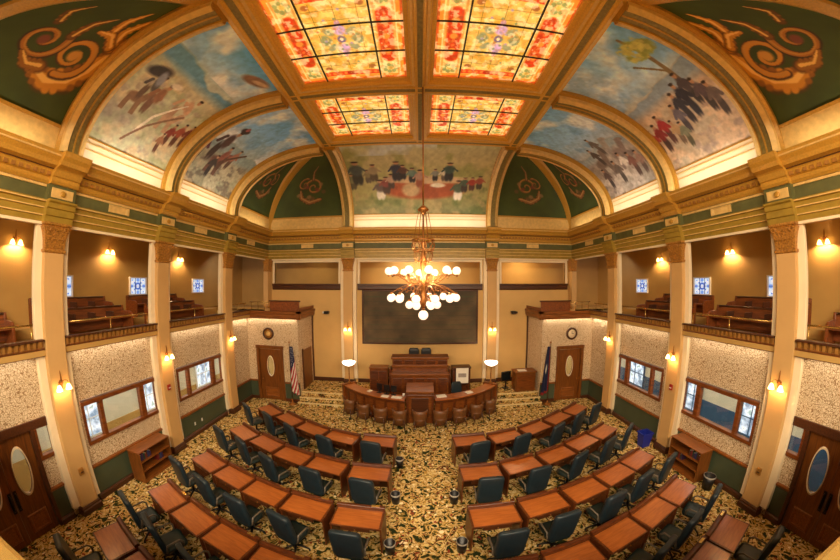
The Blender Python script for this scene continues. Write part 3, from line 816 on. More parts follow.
def mural_r2():
    c = sky_canvas(33, [(0, '#b4aca4'), (.5, '#b4bcc0'), (.7, '#9ccbf6'), (1, '#82c0f8')], .5, '#9caab0', ['#b8aca0', '#94887c', '#c8bcb0', '#7c6e68', '#a8a094'], asp=.68)
    for u, v, h, q in ((.5, .3, .24, '#a09890'), (.66, .22, .24, '#7a6a60'), (.36, .22, .24, '#8c7c74')): c.horse(u, v, h, q, -1)
    for u, v, h, a, b in ((.5, .42, .2, '#6a605a', '#5a504a'), (.64, .34, .2, '#54483f', '#4a403a'), (.4, .14, .24, '#dcd2c6', '#a89c90'), (.3, .1, .24, '#80564a', '#5a443c'), (.54, .1, .24, '#6a5c54', '#4c443e'), (.2, .1, .22, '#9a7a6c', '#64524a'), (.76, .1, .22, '#5c4a44', '#40383a')): c.person(u, v, h, a, b)
    return c.speckle(.15, 8, 71)
def mural_back():
    c = Canvas(460, 220, '#ffffff'); c.asp = 1.5
    c.vgrad([(0, '#7a7a52'), (.25, '#a09a62'), (.5, '#b8ae74'), (.75, '#c4bc8c'), (1, '#c4c8a4')])
    n = c.fbm(60, 5); c.mix(np.clip((n - .5) * 5, 0, .8) * (c.V > .5), '#93985a'); c.mix(np.clip((c.fbm(80, 15) - .46) * 5, 0, .9) * (c.V > .78) * (c.U < .6), '#d4dce0')
    c.mix(np.clip((c.fbm(40, 25) - .5) * 5, 0, .8) * (c.V < .4), '#647040'); c.mix(np.clip((c.fbm(30, 35) - .55) * 5, 0, .7) * (c.V < .3), '#b09a6a')
    c.blob(.52, .33, .28, .13, '#a84e2c', 0, .3, .9); c.blob(.54, .45, .27, .05, '#d2b48c', 0, .4); c.blob(.44, .32, .06, .09, '#c8b084', 0, .4, .9); c.blob(.62, .38, .05, .03, '#e8dcc4', 0, .4)
    for u, v, h, a, b in ((.05, .34, .24, '#7a7a58', '#5c5844'), (.09, .40, .36, '#4a5450', '#3a3a34'), (.16, .42, .2, '#8a7e5c', '#64594a'), (.2, .44, .26, '#9a8a6c', '#5a4c3a'), (.235, .2, .30, '#6a5a54', '#e6ddca'), (.275, .27, .26, '#8a4a42', '#54443a'), (.31, .34, .22, '#c0a088', '#54443a'), (.35, .44, .30, '#34384c', '#302e34'), (.39, .46, .22, '#5a3a32', '#302e2e'), (.45, .42, .22, '#6c8478', '#343030'), (.5, .36, .26, '#b08a78', '#a05a40'), (.6, .44, .18, '#8a8c84', '#343030'), (.66, .44, .2, '#e2d8c0', '#6a5844'), (.69, .44, .28, '#3c5248', '#343030'), (.76, .19, .30, '#54604a', '#f0e8d8'), (.8, .3, .22, '#4a5a48', '#443830'), (.85, .32, .2, '#a83a2c', '#5a3830'), (.9, .34, .2, '#a0503c', '#443c30')):
        c.person(u, v, h * .85, a, b)
    return c.speckle(.13, 10, 81)

def spiral(c, u, v, r, turns, w, col, dirn=1, a0=0.):
    P = []
    for k in range(40):
        t = k / 39; an = a0 + dirn * t * turns * 2 * PI; q = r * (1 - .88 * t)
        P.append((u + q * math.cos(an) / c.asp, v + q * math.sin(an)))
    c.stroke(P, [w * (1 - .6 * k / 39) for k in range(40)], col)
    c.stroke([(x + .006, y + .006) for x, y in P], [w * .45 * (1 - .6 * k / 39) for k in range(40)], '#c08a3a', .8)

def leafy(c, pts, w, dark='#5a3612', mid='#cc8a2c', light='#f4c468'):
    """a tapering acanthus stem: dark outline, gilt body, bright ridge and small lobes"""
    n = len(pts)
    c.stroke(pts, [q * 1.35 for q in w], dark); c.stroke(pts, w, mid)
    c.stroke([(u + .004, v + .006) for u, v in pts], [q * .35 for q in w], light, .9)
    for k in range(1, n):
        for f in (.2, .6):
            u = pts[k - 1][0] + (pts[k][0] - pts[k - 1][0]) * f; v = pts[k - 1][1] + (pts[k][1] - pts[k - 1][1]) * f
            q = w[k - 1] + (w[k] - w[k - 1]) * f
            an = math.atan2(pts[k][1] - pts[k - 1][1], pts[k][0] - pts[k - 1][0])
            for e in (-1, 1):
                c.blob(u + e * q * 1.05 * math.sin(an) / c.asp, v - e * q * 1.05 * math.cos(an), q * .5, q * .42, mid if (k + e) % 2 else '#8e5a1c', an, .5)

def scroll_canvas(big, mirror):
    c = Canvas(360, 360, '#3c4a1c'); c.asp = .8
    c.speckle(.22, 80, 91)
    if big:
        leafy(c, [(.50, .22), (.62, .19), (.74, .24), (.82, .34), (.84, .45), (.80, .53)], [.03, .05, .055, .045, .035, .02])
        leafy(c, [(.80, .50), (.86, .58), (.93, .64), (1.0, .72)], [.03, .034, .024, .008])
        leafy(c, [(.78, .52), (.72, .60), (.74, .70), (.80, .76)], [.03, .026, .02, .008])
        leafy(c, [(.66, .55), (.60, .64), (.60, .74)], [.022, .024, .008]); leafy(c, [(.78, .50), (.68, .55), (.58, .53)], [.024, .02, .012])
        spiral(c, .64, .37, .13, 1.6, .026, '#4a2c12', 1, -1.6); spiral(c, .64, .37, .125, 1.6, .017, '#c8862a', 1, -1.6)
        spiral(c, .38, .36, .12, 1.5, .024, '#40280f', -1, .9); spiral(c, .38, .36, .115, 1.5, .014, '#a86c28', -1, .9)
        leafy(c, [(.52, .24), (.44, .22), (.36, .26)], [.03, .024, .01], mid='#94601e'); leafy(c, [(.48, .44), (.47, .54), (.52, .62)], [.02, .018, .006], mid='#7d501e')
        leafy(c, [(.30, .46), (.24, .52), (.26, .60)], [.016, .014, .005], mid='#6a4418')
        c.blob(.64, .37, .04, .035, '#c8903c', 0, .5); c.blob(.38, .36, .035, .03, '#7a4434', 0, .5)
    else:
        leafy(c, [(.36, .24), (.5, .2), (.62, .26), (.66, .36)], [.016, .024, .02, .01], '#3a2a14', '#8a5c30', '#b48a54')
        spiral(c, .47, .40, .11, 1.4, .016, '#7a5030', 1, .5); spiral(c, .62, .44, .08, 1.3, .012, '#6e4630', -1, 2)
        for k in range(8): c.blob(.32 + .05 * k, .34 + .1 * math.sin(k * 1.4), .03, .026, ('#6a4a2c', '#947048', '#7c3a2c')[k % 3], k, .6, .8)
        leafy(c, [(.5, .5), (.52, .6), (.46, .68)], [.014, .012, .005], '#3a2a14', '#7a5430', '#a48050')
    if mirror: c.a = c.a[:, ::-1].copy()
    return c

PB = .125   # phase where the painting starts above the white band
MURALS = {(-1, 0): (mural_l1(), 'mural of riders and walkers under a blue ridge, striped flag side near'), (-1, 1): (mural_l2(), 'mural of mounted figures under cloudy sky, striped flag side far'), (1, 0): (mural_r1(), 'mural of coated figures by a tree, dark flag side near'), (1, 1): (mural_r2(), 'mural of pale horses and travellers, dark flag side far')}
spans = [(COLY[0], COLY[1]), (COLY[1], COLY[2])]
for s in (-1, 1):
    fs = FLAGSIDE[s]
    cv = sroot('ceiling_cove_' + SIDE[s], 'curved plaster cove above the side entablature, ' + fs, 'cove')
    for i, (a, b) in enumerate(spans):
        # white lit band with mouldings, then the mural
        for (p0, p1, ins, mt, nm) in ((-.06, .05, .0, 'cream_white', 'lit_band'), (.05, .056, .03, 'gold_pale', 'band_moulding'), (.056, .09, .0, 'cream_white', 'upper_band'), (.09, .097, .03, 'gold_pale', 'band_moulding'), (.097, .118, .0, 'cream_white', 'upper_band'), (.118, .126, .03, 'gold', 'band_moulding')):
            if ins:
                MB().loft([[cs(s, y, p0, -.01), cs(s, y, p0, ins), cs(s, y, p1, ins), cs(s, y, p1, -.01)] for y in (a, b)]).build(nm, M[mt], cv)
            else:
                MB().grid(lambda u, v: cs(s, a + (b - a) * u, p0 + (p1 - p0) * v), 2, 6).build(nm, M[mt], cv)
        cvs, lab = MURALS[(s, i)]
        struct(paint_grid('mural', cove_patch(s, lambda p: a + .02, lambda p: b - .02, PB, .99), 190, 210, cvs, M['paint']), lab, 'mural')
    # corner panels: far and near
    for k, (f0, f1) in enumerate(((lambda p: COLY[2], groin_far), (groin_near, lambda p: COLY[0]))):
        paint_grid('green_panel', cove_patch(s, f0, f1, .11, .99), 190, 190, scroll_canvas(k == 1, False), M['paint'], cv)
        for (p0, p1, ins, mt, nm) in ((-.06, .1, .02, 'gold_pale', 'base_band'), (.1, .118, .05, 'gold', 'base_moulding')):
            MB().loft([[cs(s, f(p0), p0, -.01), cs(s, f(p0), p0, ins), cs(s, f(p1), p1, ins), cs(s, f(p1), p1, -.01)] for f in (f0, f1)]).build(nm, M[mt], cv)
    # ribs over the pilasters
    for i, y in enumerate(COLY):
        rb = sroot('ceiling_rib', 'gilded arched rib rising from the pilaster %s, %s' % (NEARNAME[i], fs), 'rib')
        PH = [-.04 + 1.02 * k / 30 for k in range(31)]
        hw = .27
        def sect(ph, prof): return [cs(s, y + a, ph, d) for a, d in prof]
        MB().loft([sect(p, [(-hw - .08, 0), (-hw - .08, .1), (-hw, .14), (-hw, .26), (-hw + .1, .32), (-hw + .12, .26), (hw - .12, .26), (hw - .1, .32), (hw, .26), (hw, .14), (hw + .08, .1), (hw + .08, 0)]) for p in PH], True, True).build('rib_body', M['gold'], rb)
        MB().loft([sect(p, [(-.13, .255), (-.13, .275), (.13, .275), (.13, .255)]) for p in PH]).build('rib_panel', M['olive'], rb)
        MB().loft([sect(p, [(-.02, .27), (-.02, .29), (.02, .29), (.02, .27)]) for p in PH]).build('rib_bead', M['gold'], rb)
        for e in (-1, 1):
            MB().loft([sect(p, [(e * (hw + .012), .15), (e * (hw + .012), .27), (e * (hw - .10), .335), (e * (hw - .12), .3)]) for p in PH]).build('rib_bead', M['gold_pale'], rb)
    # groin ribs at the corners
    for fn, lab in ((groin_far, 'diagonal corner rib above the corner balcony, '), (groin_near, 'diagonal corner rib nearest the viewer above the rail, ')):
        gr = sroot('ceiling_rib', lab + fs, 'rib')
        rings = []
        sg = 1 if fn is groin_far else -1
        for k in range(31):
            ph = -.04 + 1.02 * k / 30
            p = Vector(cs(s, fn(ph), ph)); nrm = Vector((-s * math.cos(ph * PI / 2), -sg * math.cos(ph * PI / 2), -math.sin(ph * PI / 2) * 1.2)).normalized()
            sd = Vector((s, -sg, 0)).normalized()
            rings.append([p + sd * a + nrm * d for a, d in ((-.2, -.1), (-.2, .08), (-.12, .13), (.12, .13), (.2, .08), (.2, -.1))])
        MB().loft(rings).build('rib_body', M['gold'], gr)

# far cove
cv = sroot('ceiling_cove_back', 'curved plaster cove above the back entablature', 'cove')
for (p0, p1, ins, mt, nm) in ((-.06, .05, .0, 'cream_white', 'lit_band'), (.05, .056, .03, 'gold_pale', 'band_moulding'), (.056, .09, .0, 'cream_white', 'upper_band'), (.09, .097, .03, 'gold_pale', 'band_moulding'), (.097, .118, .0, 'cream_white', 'upper_band'), (.118, .126, .03, 'gold', 'band_moulding')):
    if ins: MB().loft([[cb(x, p0, -.01), cb(x, p0, ins), cb(x, p1, ins), cb(x, p1, -.01)] for x in (-3.6, 3.6)]).build(nm, M[mt], cv)
    else: MB().grid(lambda u, v: cb(-3.6 + 7.2 * u, p0 + (p1 - p0) * v), 2, 6).build(nm, M[mt], cv)
struct(paint_grid('mural', lambda u, v: cb(-3.55 + 7.1 * u, PB + (.99 - PB) * v), 230, 130, mural_back(), M['paint']), 'wide mural of figures around a red table above the back wall', 'mural')
for s in (-1, 1):
    paint_grid('green_panel', lambda u, v: (lambda ph: cb(s * (3.6 + (XC + A * math.cos(ph * PI / 2) - 3.6) * u), ph))(.11 + .88 * v), 150, 150, scroll_canvas(False, False), M['paint'], cv)
    for (p0, p1, ins, mt, nm) in ((-.06, .1, .02, 'gold_pale', 'base_band'), (.1, .118, .05, 'gold', 'base_moulding')):
        fx = lambda p: s * (XC + A * math.cos(p * PI / 2))
        MB().loft([[cb(X(p0), p0, -.01), cb(X(p0), p0, ins), cb(X(p1), p1, ins), cb(X(p1), p1, -.01)] for X in (lambda p: s * 3.6, fx)]).build(nm, M[mt], cv)
    rb = sroot('ceiling_rib', 'gilded arched rib beside the back mural, ' + FLAGSIDE[s], 'rib')
    PH = [-.04 + 1.02 * k / 30 for k in range(31)]
    hw = .24
    def sect(ph, prof): return [cb(s * 3.62 + a, ph, d) for a, d in prof]
    MB().loft([sect(p, [(-hw - .06, 0), (-hw - .06, .1), (-hw, .14), (-hw, .26), (-hw + .1, .32), (-hw + .12, .26), (hw - .12, .26), (hw - .1, .32), (hw, .26), (hw, .14), (hw + .06, .1), (hw + .06, 0)]) for p in PH]).build('rib_body', M['gold'], rb)
    MB().loft([sect(p, [(-.1, .255), (-.1, .275), (.1, .275), (.1, .255)]) for p in PH]).build('rib_panel', M['olive'], rb)
    for e in (-1, 1):
        MB().loft([sect(p, [(e * (hw + .012), .15), (e * (hw + .012), .27), (e * (hw - .10), .335), (e * (hw - .12), .3)]) for p in PH]).build('rib_bead', M['gold_pale'], rb)
# near cove above the viewer
struct(MB().grid(lambda u, v: (lambda ph: ((2 * u - 1) * (XC + A * math.cos(ph * PI / 2)), groin_near(ph), ZC + B * math.sin(ph * PI / 2)))(v * .99), 12, 16).build('ceiling_cove_near', plain('cove_green', '#3c4a1c', .7)), 'green plaster cove above the viewing gallery', 'cove')

# ------------------------------------------------------------------ flat ceiling: beams and stained glass
ZB = 11.06
ce = sroot('ceiling', 'coffered skylight frame of gilded beams', 'ceiling')
BP = [(-.46, .26), (-.46, .15), (-.36, .13), (-.34, .05), (-.2, .04), (-.18, .0), (-.1, .0), (-.09, .02), (.09, .02), (.1, .0), (.18, .0), (.2, .04), (.34, .05), (.36, .13), (.46, .15), (.46, .26)]
def beam(fn, u0, u1, sc=1., dz=0.):
    MB().prism([(a * sc, z) for a, z in BP], lambda a, z: fn(a, u0, ZB + dz + z), lambda a, z: fn(a, u1, ZB + dz + z)).build('beam', M['gold_beam'], ce)
    MB().prism([(-.085 * sc, .012), (.085 * sc, .012), (.085 * sc, .03), (-.085 * sc, .03)], lambda a, z: fn(a, u0, ZB + dz + z), lambda a, z: fn(a, u1, ZB + dz + z)).build('beam_panel', M['olive'], ce)
    for e in (-1, 1):
        MB().prism([(e * .29 * sc, .035), (e * .22 * sc, .03), (e * .22 * sc, .06), (e * .29 * sc, .06)], lambda a, z: fn(a, u0, ZB + dz + z), lambda a, z: fn(a, u1, ZB + dz + z)).build('beam_bead', M['gold_pale'], ce)
beam(lambda a, u, z: (a, u, z), YN - .38, YC, .72)
for s in (-1, 1): beam(lambda a, u, z: (s * 3.72 + a, u, z), YN - .75, YC + .4)
for y in (YN - .38, COLY[1], YC): beam(lambda a, u, z: (u, y + a, z), -3.9, 3.9, .78, .004)
MB().box(-4.3, 4.3, YN - .85, YC + .5, 11.75, 11.8).build('upper_deck', M['gallery_ceiling'], ce)
sk = MB()
for x in (-4.15, 4.15): sk.box(x - .05, x + .05, YN - .8, YC + .4, 11.2, 11.75)
sk.box(-4.1, 4.1, YC + .35, YC + .4, 11.2, 11.75); sk.box(-4.1, 4.1, YN - .8, YN - .75, 11.2, 11.75)
sk.build('side_shell', M['gold_dark'], ce)

def stained_canvas():
    c = Canvas(260, 260, '#e0b048'); c.asp = .95
    n = c.fbm(30, 101); c.mix(np.clip((n - .45) * 4, 0, .8), '#ecc968'); n = c.fbm(22, 111); c.mix(np.clip((n - .55) * 5, 0, .7), '#d99a2c')
    # border
    e = np.minimum(np.minimum(c.U, 1 - c.U), np.minimum(c.V, 1 - c.V))
    c.mix((e < .05) * 1., '#e58a2a'); c.mix((e < .022) * 1., '#c8541c')
    # side columns
    for u0, u1 in ((.05, .235), (.765, .95)):
        c.rect(u0, u1, .05, .95, '#ecc872', .9); c.rect(u0 + .012, u0 + .03, .05, .95, '#d98a34', .7); c.rect(u1 - .03, u1 - .012, .05, .95, '#d98a34', .7)
        uc = (u0 + u1) / 2
        c.stroke([(uc, .27), (uc, .73)], .062, '#e07a2c', 1, .15); c.stroke([(uc, .27), (uc, .73)], .054, '#c93c16', 1, .2)
        for v in np.linspace(.3, .7, 9): c.blob(uc, v, .02, .012, '#e2672a', v * 9, .5)
        for v in (.34, .5, .66):
            c.blob(uc, v, .03, .03, '#e88a30', .5, .4)
        for v in (.12, .88):
            for q in range(7):
                an = q * 2 * PI / 7; c.blob(uc + .05 * math.cos(an), v + .045 * math.sin(an), .02, .022, '#98964e', 0, .5)
            c.blob(uc, v, .02, .02, '#d8b04a', 0, .4)
    # centre column
    for v in (.085, .915):
        c.rect(.25, .75, v - .032, v + .032, '#cf3f18', 1)
        for u in np.linspace(.28, .72, 9): c.blob(u, v, .018, .018, '#e8762c', 0, .5)
        c.blob(.5, v, .05, .026, '#b52c14', 0, .4)
    for u in (.33, .42, .5, .58, .67): c.rect(u - .002, u + .002, .13, .87, '#8a6a20', .8)
    for v in (.2, .3, .4, .6, .7, .8): c.rect(.25, .75, v - .002, v + .002, '#8a6a20', .8)
    for sx in (-1, 1):
        for sv in (-1, 1): c.blob(.5 + sx * .2, .5 + sv * .34, .03, .025, '#a8602a', 0, .4)
    for q in range(8):
        an = q * PI / 4; c.blob(.5 + .13 * math.cos(an), .5 + .12 * math.sin(an), .05, .03, '#9a9462', an, .5)
    for sx in (-1, 1): c.blob(.5 + sx * .13, .5, .035, .06, '#8c8a56', 0, .5); 
    for v in (.4, .6): c.blob(.5, v, .05, .055, '#c9a0bc', 0, .4)
    for v in (.33, .67): c.blob(.5, v, .022, .03, '#b8848c', 0, .4)
    c.blob(.5, .5, .035, .04, '#6a5a78', 0, .4); c.blob(.5, .5, .016, .018, '#f0dcb0', 0, .4)
    n = c.fbm(12, 151); c.mix(np.clip((n - .5) * 6, 0, .6), '#f8e4a4'); n = c.fbm(9, 161); c.mix(np.clip((n - .58) * 7, 0, .3), '#b87426')
    for q in range(26):
        an = q * 2.4; rr_ = .05 + .011 * q ; c.blob(.5 + rr_ * .55 * math.cos(an), .5 + rr_ * math.sin(an), .012, .012, ('#7f8a58', '#c07a3a', '#a890a0')[q % 3], 0, .5, .8)
    gx = (np.abs((c.U * 26) % 1 - .5) > .46) | (np.abs((c.V * 26) % 1 - .5) > .46)
    c.mix(gx * .35, '#8a6420')
    return c.speckle(.14, 9, 131)
SC = stained_canvas()
for s in (-1, 1):
    for k, (y0, y1) in enumerate(((YN + .13, COLY[1] - .38), (COLY[1] + .38, YC - .36))):
        x0, x1 = .36, 3.28
        t = thing('stained_glass_panel', 'lit amber and red stained glass ceiling panel, %s, %s' % (('near the viewer', 'far by the back mural')[k], FLAGSIDE[s]), 'stained glass', (s * (x0 + x1) / 2, (y0 + y1) / 2, 11.28), 0, 'stained glass skylight')
        hx, hy = (x1 - x0) / 2, (y1 - y0) / 2
        paint_grid('glass', lambda u, v: (-hx + 2 * hx * u, -hy + 2 * hy * v, 0), 170, 170, SC, M['stained'], t)
        f = MB()
        for u in (.24, .76): f.box(-hx + 2 * hx * u - .018, -hx + 2 * hx * u + .018, -hy, hy, -.04, -.003)
        for v in (.345, .655): f.box(-hx, hx, -hy + 2 * hy * v - .015, -hy + 2 * hy * v + .015, -.035, -.003)
        f.build('lead_bars', M['lead'], t)
        f = MB()
        for a, b, c2, d in ((-hx - .12, -hx, -hy - .12, hy + .12), (hx, hx + .12, -hy - .12, hy + .12), (-hx, hx, -hy - .12, -hy), (-hx, hx, hy, hy + .12)): f.box(a, b, c2, d, -.06, .03)
        f.build('frame', M['gold_beam'], t)

# ------------------------------------------------------------------ lights helper
def point(name, loc, energy, col=(1, .72, .42), r=.05):
    l = bpy.data.lights.new(name, 'POINT'); l.energy = energy; l.color = col; l.shadow_soft_size = r
    o = bpy.data.objects.new(name, l); C.objects.link(o); o.location = loc; return o
def area(name, loc, direction, sx, sy, energy, col=(1, .82, .6), spread=PI):
    l = bpy.data.lights.new(name, 'AREA'); l.shape = 'RECTANGLE'; l.size = sx; l.size_y = sy; l.energy = energy; l.color = col; l.spread = spread
    o = bpy.data.objects.new(name, l); C.objects.link(o); o.location = loc
    d = Vector(direction).normalized()
    z = -d; y = Vector((0, 1, 0)) if abs(d.y) < .9 else Vector((1, 0, 0))
    x = y.cross(z).normalized(); y = z.cross(x)
    o.rotation_euler = Matrix((x, y, z)).transposed().to_euler()
    return o
WARM = (1, .70, .38); SOFT = (1, .82, .6); PALE = (1, .88, .72)

# ------------------------------------------------------------------ sconces
def make_sconce(kind):
    """local: wall plane y = 0, room toward -y"""
    t = thing('wall_sconce', '', 'wall lamp', (0, 0, 0), 0, 'wall sconces')
    MB().lathe([(.001, 0), (.05, 0), (.06, .02), (.03, .035), (.001, .04)], 12).build('back_plate', M['brass'], t).rotation_euler = (PI / 2, 0, 0)
    MB().tube([(0, -.03, -.16), (0, -.05, .0), (0, -.03, .2), (0, -.02, .27)], [.012, .018, .014, .006], 8).build('stem', M['brass'], t)
    for e in (-1, 1):
        MB().tube([(0, -.05, .02), (e * .06, -.1, .06), (e * .11, -.13, .04), (e * .115, -.14, -.04)], .01, 8).build('arm', M['brass'], t)
        sh = MB().lathe([(.022, .0), (.035, -.02), (.06, -.08), (.075, -.13)], 14, (e * .115, -.14, -.03), True, False).build('shade', M['shade'], t)
    return t
sc0 = make_sconce(0); first = [True]
def sconce(loc, rz, label, energy=5):
    if first[0]:
        sc0.location = loc; sc0.rotation_euler = (0, 0, rz); sc0['label'] = label; first[0] = False
    else:
        dup(sc0, loc, rz, label, 'wall sconces')
    R = Matrix.Rotation(rz, 3, 'Z')
    for e in (-1, 1):
        point('sconce_bulb', Vector(loc) + R @ Vector((e * .115, -.14, -.12)), energy, WARM, .03)
for s in (-1, 1):
    for i, y in enumerate(COLY):
        sconce((s * (XP - .002), y, 3.38), -s * PI / 2, 'twin-shade brass sconce on the pilaster %s, %s' % (NEARNAME[i], FLAGSIDE[s]))
    sconce((s * 3.6, YPB - .002, 3.45), 0, 'twin-shade brass sconce on the back wall pilaster, ' + FLAGSIDE[s])
    for i, y in enumerate((3.96, 7.25, 10.93)):
        sconce((s * (GB - .002), y, 6.8), -s * PI / 2, 'twin-shade sconce on gallery rear wall behind the %s pilaster, %s' % (('near', 'middle', 'far')[i], FLAGSIDE[s]), 26)

# ------------------------------------------------------------------ chandelier
CX, CY = .08, 7.0
ch = thing('chandelier', 'large brass chandelier with rings of glowing globes hanging over the aisle', 'chandelier', (CX, CY, 0))
MB().tube([(0, 0, 11.04), (0, 0, 9.0), (0, 0, 7.5)], .02, 8).build('chain', M['brass'], ch)
MB().lathe([(.02, 7.56), (.1, 7.5), (.15, 7.44), (.06, 7.38), (.03, 7.3)], 16).build('canopy_collar', M['brass'], ch)
for k in range(6):
    an = k * PI / 3
    MB().tube([(.11 * math.cos(an), .11 * math.sin(an), 7.42), (.17 * math.cos(an), .17 * math.sin(an), 7.1), (.23 * math.cos(an), .23 * math.sin(an), 6.66)], .008, 6).build('hanging_rod', M['brass'], ch)
def ring(z, r, w): MB().loft([[((r + a) * math.cos(2 * PI * k / 32), (r + a) * math.sin(2 * PI * k / 32), z + b) for a, b in ((0, 0), (w, 0), (w, .03), (0, .03))] for k in range(33)], True, False, True).build('ring', M['brass'], ch)
ring(6.66, .25, .03); ring(6.4, .22, .03); ring(6.12, .16, .02)
for k in range(12):
    a0, a1 = 2 * PI * k / 12, 2 * PI * (k + 1) / 12
    MB().tube([(.25 * math.cos(a0), .25 * math.sin(a0), 6.42), (.29 * math.cos((a0 + a1) / 2), .29 * math.sin((a0 + a1) / 2), 6.54), (.25 * math.cos(a1), .25 * math.sin(a1), 6.67)], .011, 6).build('lattice_scroll', M['brass'], ch)
    MB().tube([(.22 * math.cos(a1), .22 * math.sin(a1), 6.42), (.24 * math.cos((a0 + a1) / 2), .24 * math.sin((a0 + a1) / 2), 6.28), (.17 * math.cos(a0), .17 * math.sin(a0), 6.13)], .009, 6).build('lattice_scroll', M['brass'], ch)
MB().lathe([(.02, 7.3), (.03, 6.7), (.06, 6.6), (.035, 6.45), (.07, 6.3), (.1, 6.15), (.06, 6.0), (.05, 5.85), (.1, 5.72), (.13, 5.6), (.08, 5.48), (.06, 5.36), (.1, 5.26), (.07, 5.12), (.03, 5.02)], 20).build('stem', M['brass'], ch)
def arm(an, r, z0, z1, up):
    c, n = math.cos(an), math.sin(an)
    pts = []
    for t in np.linspace(0, 1, 11):
        rr = .08 + (r - .08) * t
        pts.append((c * rr, n * rr, z0 + (z1 - z0) * t + (-.07 * math.sin(2 * PI * t) - .03 * math.sin(PI * t) if up else .10 * math.sin(PI * t))))
    a = MB().tube(pts, .010, 6).build('arm', M['brass'], ch)
    for f, q in ((.45, .06), (.72, .045)):
        cc = [(c * (f * r + q * math.cos(t)), n * (f * r + q * math.cos(t)), z0 + (z1 - z0) * f + .02 + q * math.sin(t)) for t in np.linspace(0, 5.4, 12)]
        MB().tube(cc, .008, 6).build('scroll', M['brass'], a)
    MB().lathe([(.015, -.03), (.04, 0), (.025, .03)], 10, (c * r, n * r, z1)).build('cup', M['brass'], a)
    MB().sphere((c * r, n * r, z1 + (.105 if up else -.105)), .095, 14, 10).build('globe', M['globe'], a)
for k in range(12): arm(2 * PI * (k + .25) / 12, .84, 5.66, 5.81, True)
for k in range(12): arm(2 * PI * (k + .6) / 12, .80, 5.56, 5.38, False)
for k in range(6): arm(2 * PI * (k + .02) / 6, .34, 5.3, 5.2, False)
MB().lathe([(.03, 5.03), (.05, 5.0), (.03, 4.96)], 12).build('lower_finial', M['brass'], ch)
MB().sphere((0, 0, 4.845), .12, 16, 10).build('globe', M['globe'], ch)

# ------------------------------------------------------------------ desks and chairs
def make_desk():
    t = thing('legislator_desk', '', 'desk', (0, 0, 0), 0, 'legislator desks')
    MB().box(-.53, .53, -.31, .29, .72, .75).build('desktop', M['desk_rim'], t, .008)
    MB().box(-.49, .49, -.285, .22, .7502, .757).build('writing_surface', M['desk_top'], t)
    MB().prism([(.22, .75), (.33, .75), (.33, .82), (.30, .84), (.24, .84), (.22, .80)], lambda a, z: (-.53, a, z), lambda a, z: (.53, a, z)).build('front_ledge', M['desk_rim'], t, .008)
    for e in (-1, 1):
        MB().box(e * .515 - .018, e * .515 + .018, -.27, .3, .0, .72).build('side_panel', M['desk_rim'], t, .006)
    MB().box(-.495, .495, .26, .29, .1, .72).build('modesty_panel', M['wood_dark'], t)
    dr = MB().box(-.3, .3, -.3, .2, .62, .718).build('drawer', M['wood_dark'], t, .006)
    MB().sphere((0, -.315, .67), .018, 8, 6).build('knob', M['brass'], dr)
    return t
def make_chair():
    t = thing('swivel_chair', '', 'chair', (0, 0, 0), 0, 'green leather chairs')
    # seat cushion (faces +y)
    def rr(w, d, z, q=.07, n=4, oy=0.):
        P = []
        for cx, cy, a0 in ((w - q, d - q, 0), (-w + q, d - q, PI / 2), (-w + q, -d + q, PI), (w - q, -d + q, 1.5 * PI)):
            for k in range(n + 1):
                a = a0 + k * PI / 2 / n; P.append((cx + q * math.cos(a), oy + cy + q * math.sin(a), z))
        return P
    MB().loft([rr(.23, .23, .42), rr(.26, .26, .44), rr(.27, .27, .49), rr(.25, .25, .53), rr(.2, .2, .54)], smooth=True).build('seat', M['leather_seat'], t)
    # backrest: rounded upholstered panel, slightly reclined
    def br(y, gx, gz, n=4):
        P = []; w = .30 * gx; z0 = .46 + (1 - gz) * .08; z1 = 1.25 - (1 - gz) * .08; q = .1 * gx
        for cx, cz, a0 in ((w - q, z1 - q, 0), (-w + q, z1 - q, PI / 2), (-w + q, z0 + q, PI), (w - q, z0 + q, 1.5 * PI)):
            for k in range(n + 1):
                a = a0 + k * PI / 2 / n; x = cx + q * math.cos(a); z = cz + q * math.sin(a)
                P.append((x, y - .23 - (z - .5) * .16 - .35 * x * x * -1, z))
        return P
    MB().loft([br(-.05, .8, .5), br(-.045, .97, .9), br(-.02, 1, 1), br(.03, 1, 1), br(.055, .95, .85), br(.06, .7, .3)], smooth=True).build('backrest', M['leather'], t)
    for e in (-1, 1):
        MB().tube([(e * .25, -.2, .47), (e * .31, -.2, .55), (e * .31, -.16, .68), (e * .31, .1, .69), (e * .31, .17, .62), (e * .26, .16, .47)], .02, 8).build('armrest', M['arm_wood'], t)
    b = MB()
    b.lathe([(.035, .1), (.035, .28), (.05, .3), (.05, .4), (.12, .42)], 12)
    for k in range(5):
        an = 2 * PI * k / 5 + .3
        b.tube([(0, 0, .12), (.16 * math.cos(an), .16 * math.sin(an), .1), (.29 * math.cos(an), .29 * math.sin(an), .06), (.3 * math.cos(an), .3 * math.sin(an), .005)], [.03, .025, .018, .024], 8)
    b.build('pedestal', M['chair_base'], t)
    return t
desk0, chair0 = make_desk(), make_chair()
ROW = ('front', 'second', 'third', 'fourth', 'rearmost')
POS = ('beside the aisle', 'second from the aisle', 'third from the aisle', 'fourth from the aisle', 'fifth from the aisle')
XS = {-1: [1.29, 2.47, 3.58, 4.66, 5.74], 1: [1.56, 2.72, 3.87, 4.96, 6.0]}
Y0 = {-1: [8.21, 6.58, 4.97, 3.36, 1.76], 1: [8.24, 6.57, 5.0, 3.46, 1.9]}
DY = [[0, .12, .52, 1.07, 1.6], [0, .19, .48, .94, 1.36], [0, .16, .40, .74, 1.12], [0, .15, .44, .74, 1.09], [0, .15, .44, .74, 1.1]]
AN = [[5, 15, 25, 31, 33], [3, 13, 18, 23, 28], [3, 10, 15, 18, 21], [3, 10, 15, 19, 22], [3, 10, 15, 19, 21]]
first_d = True
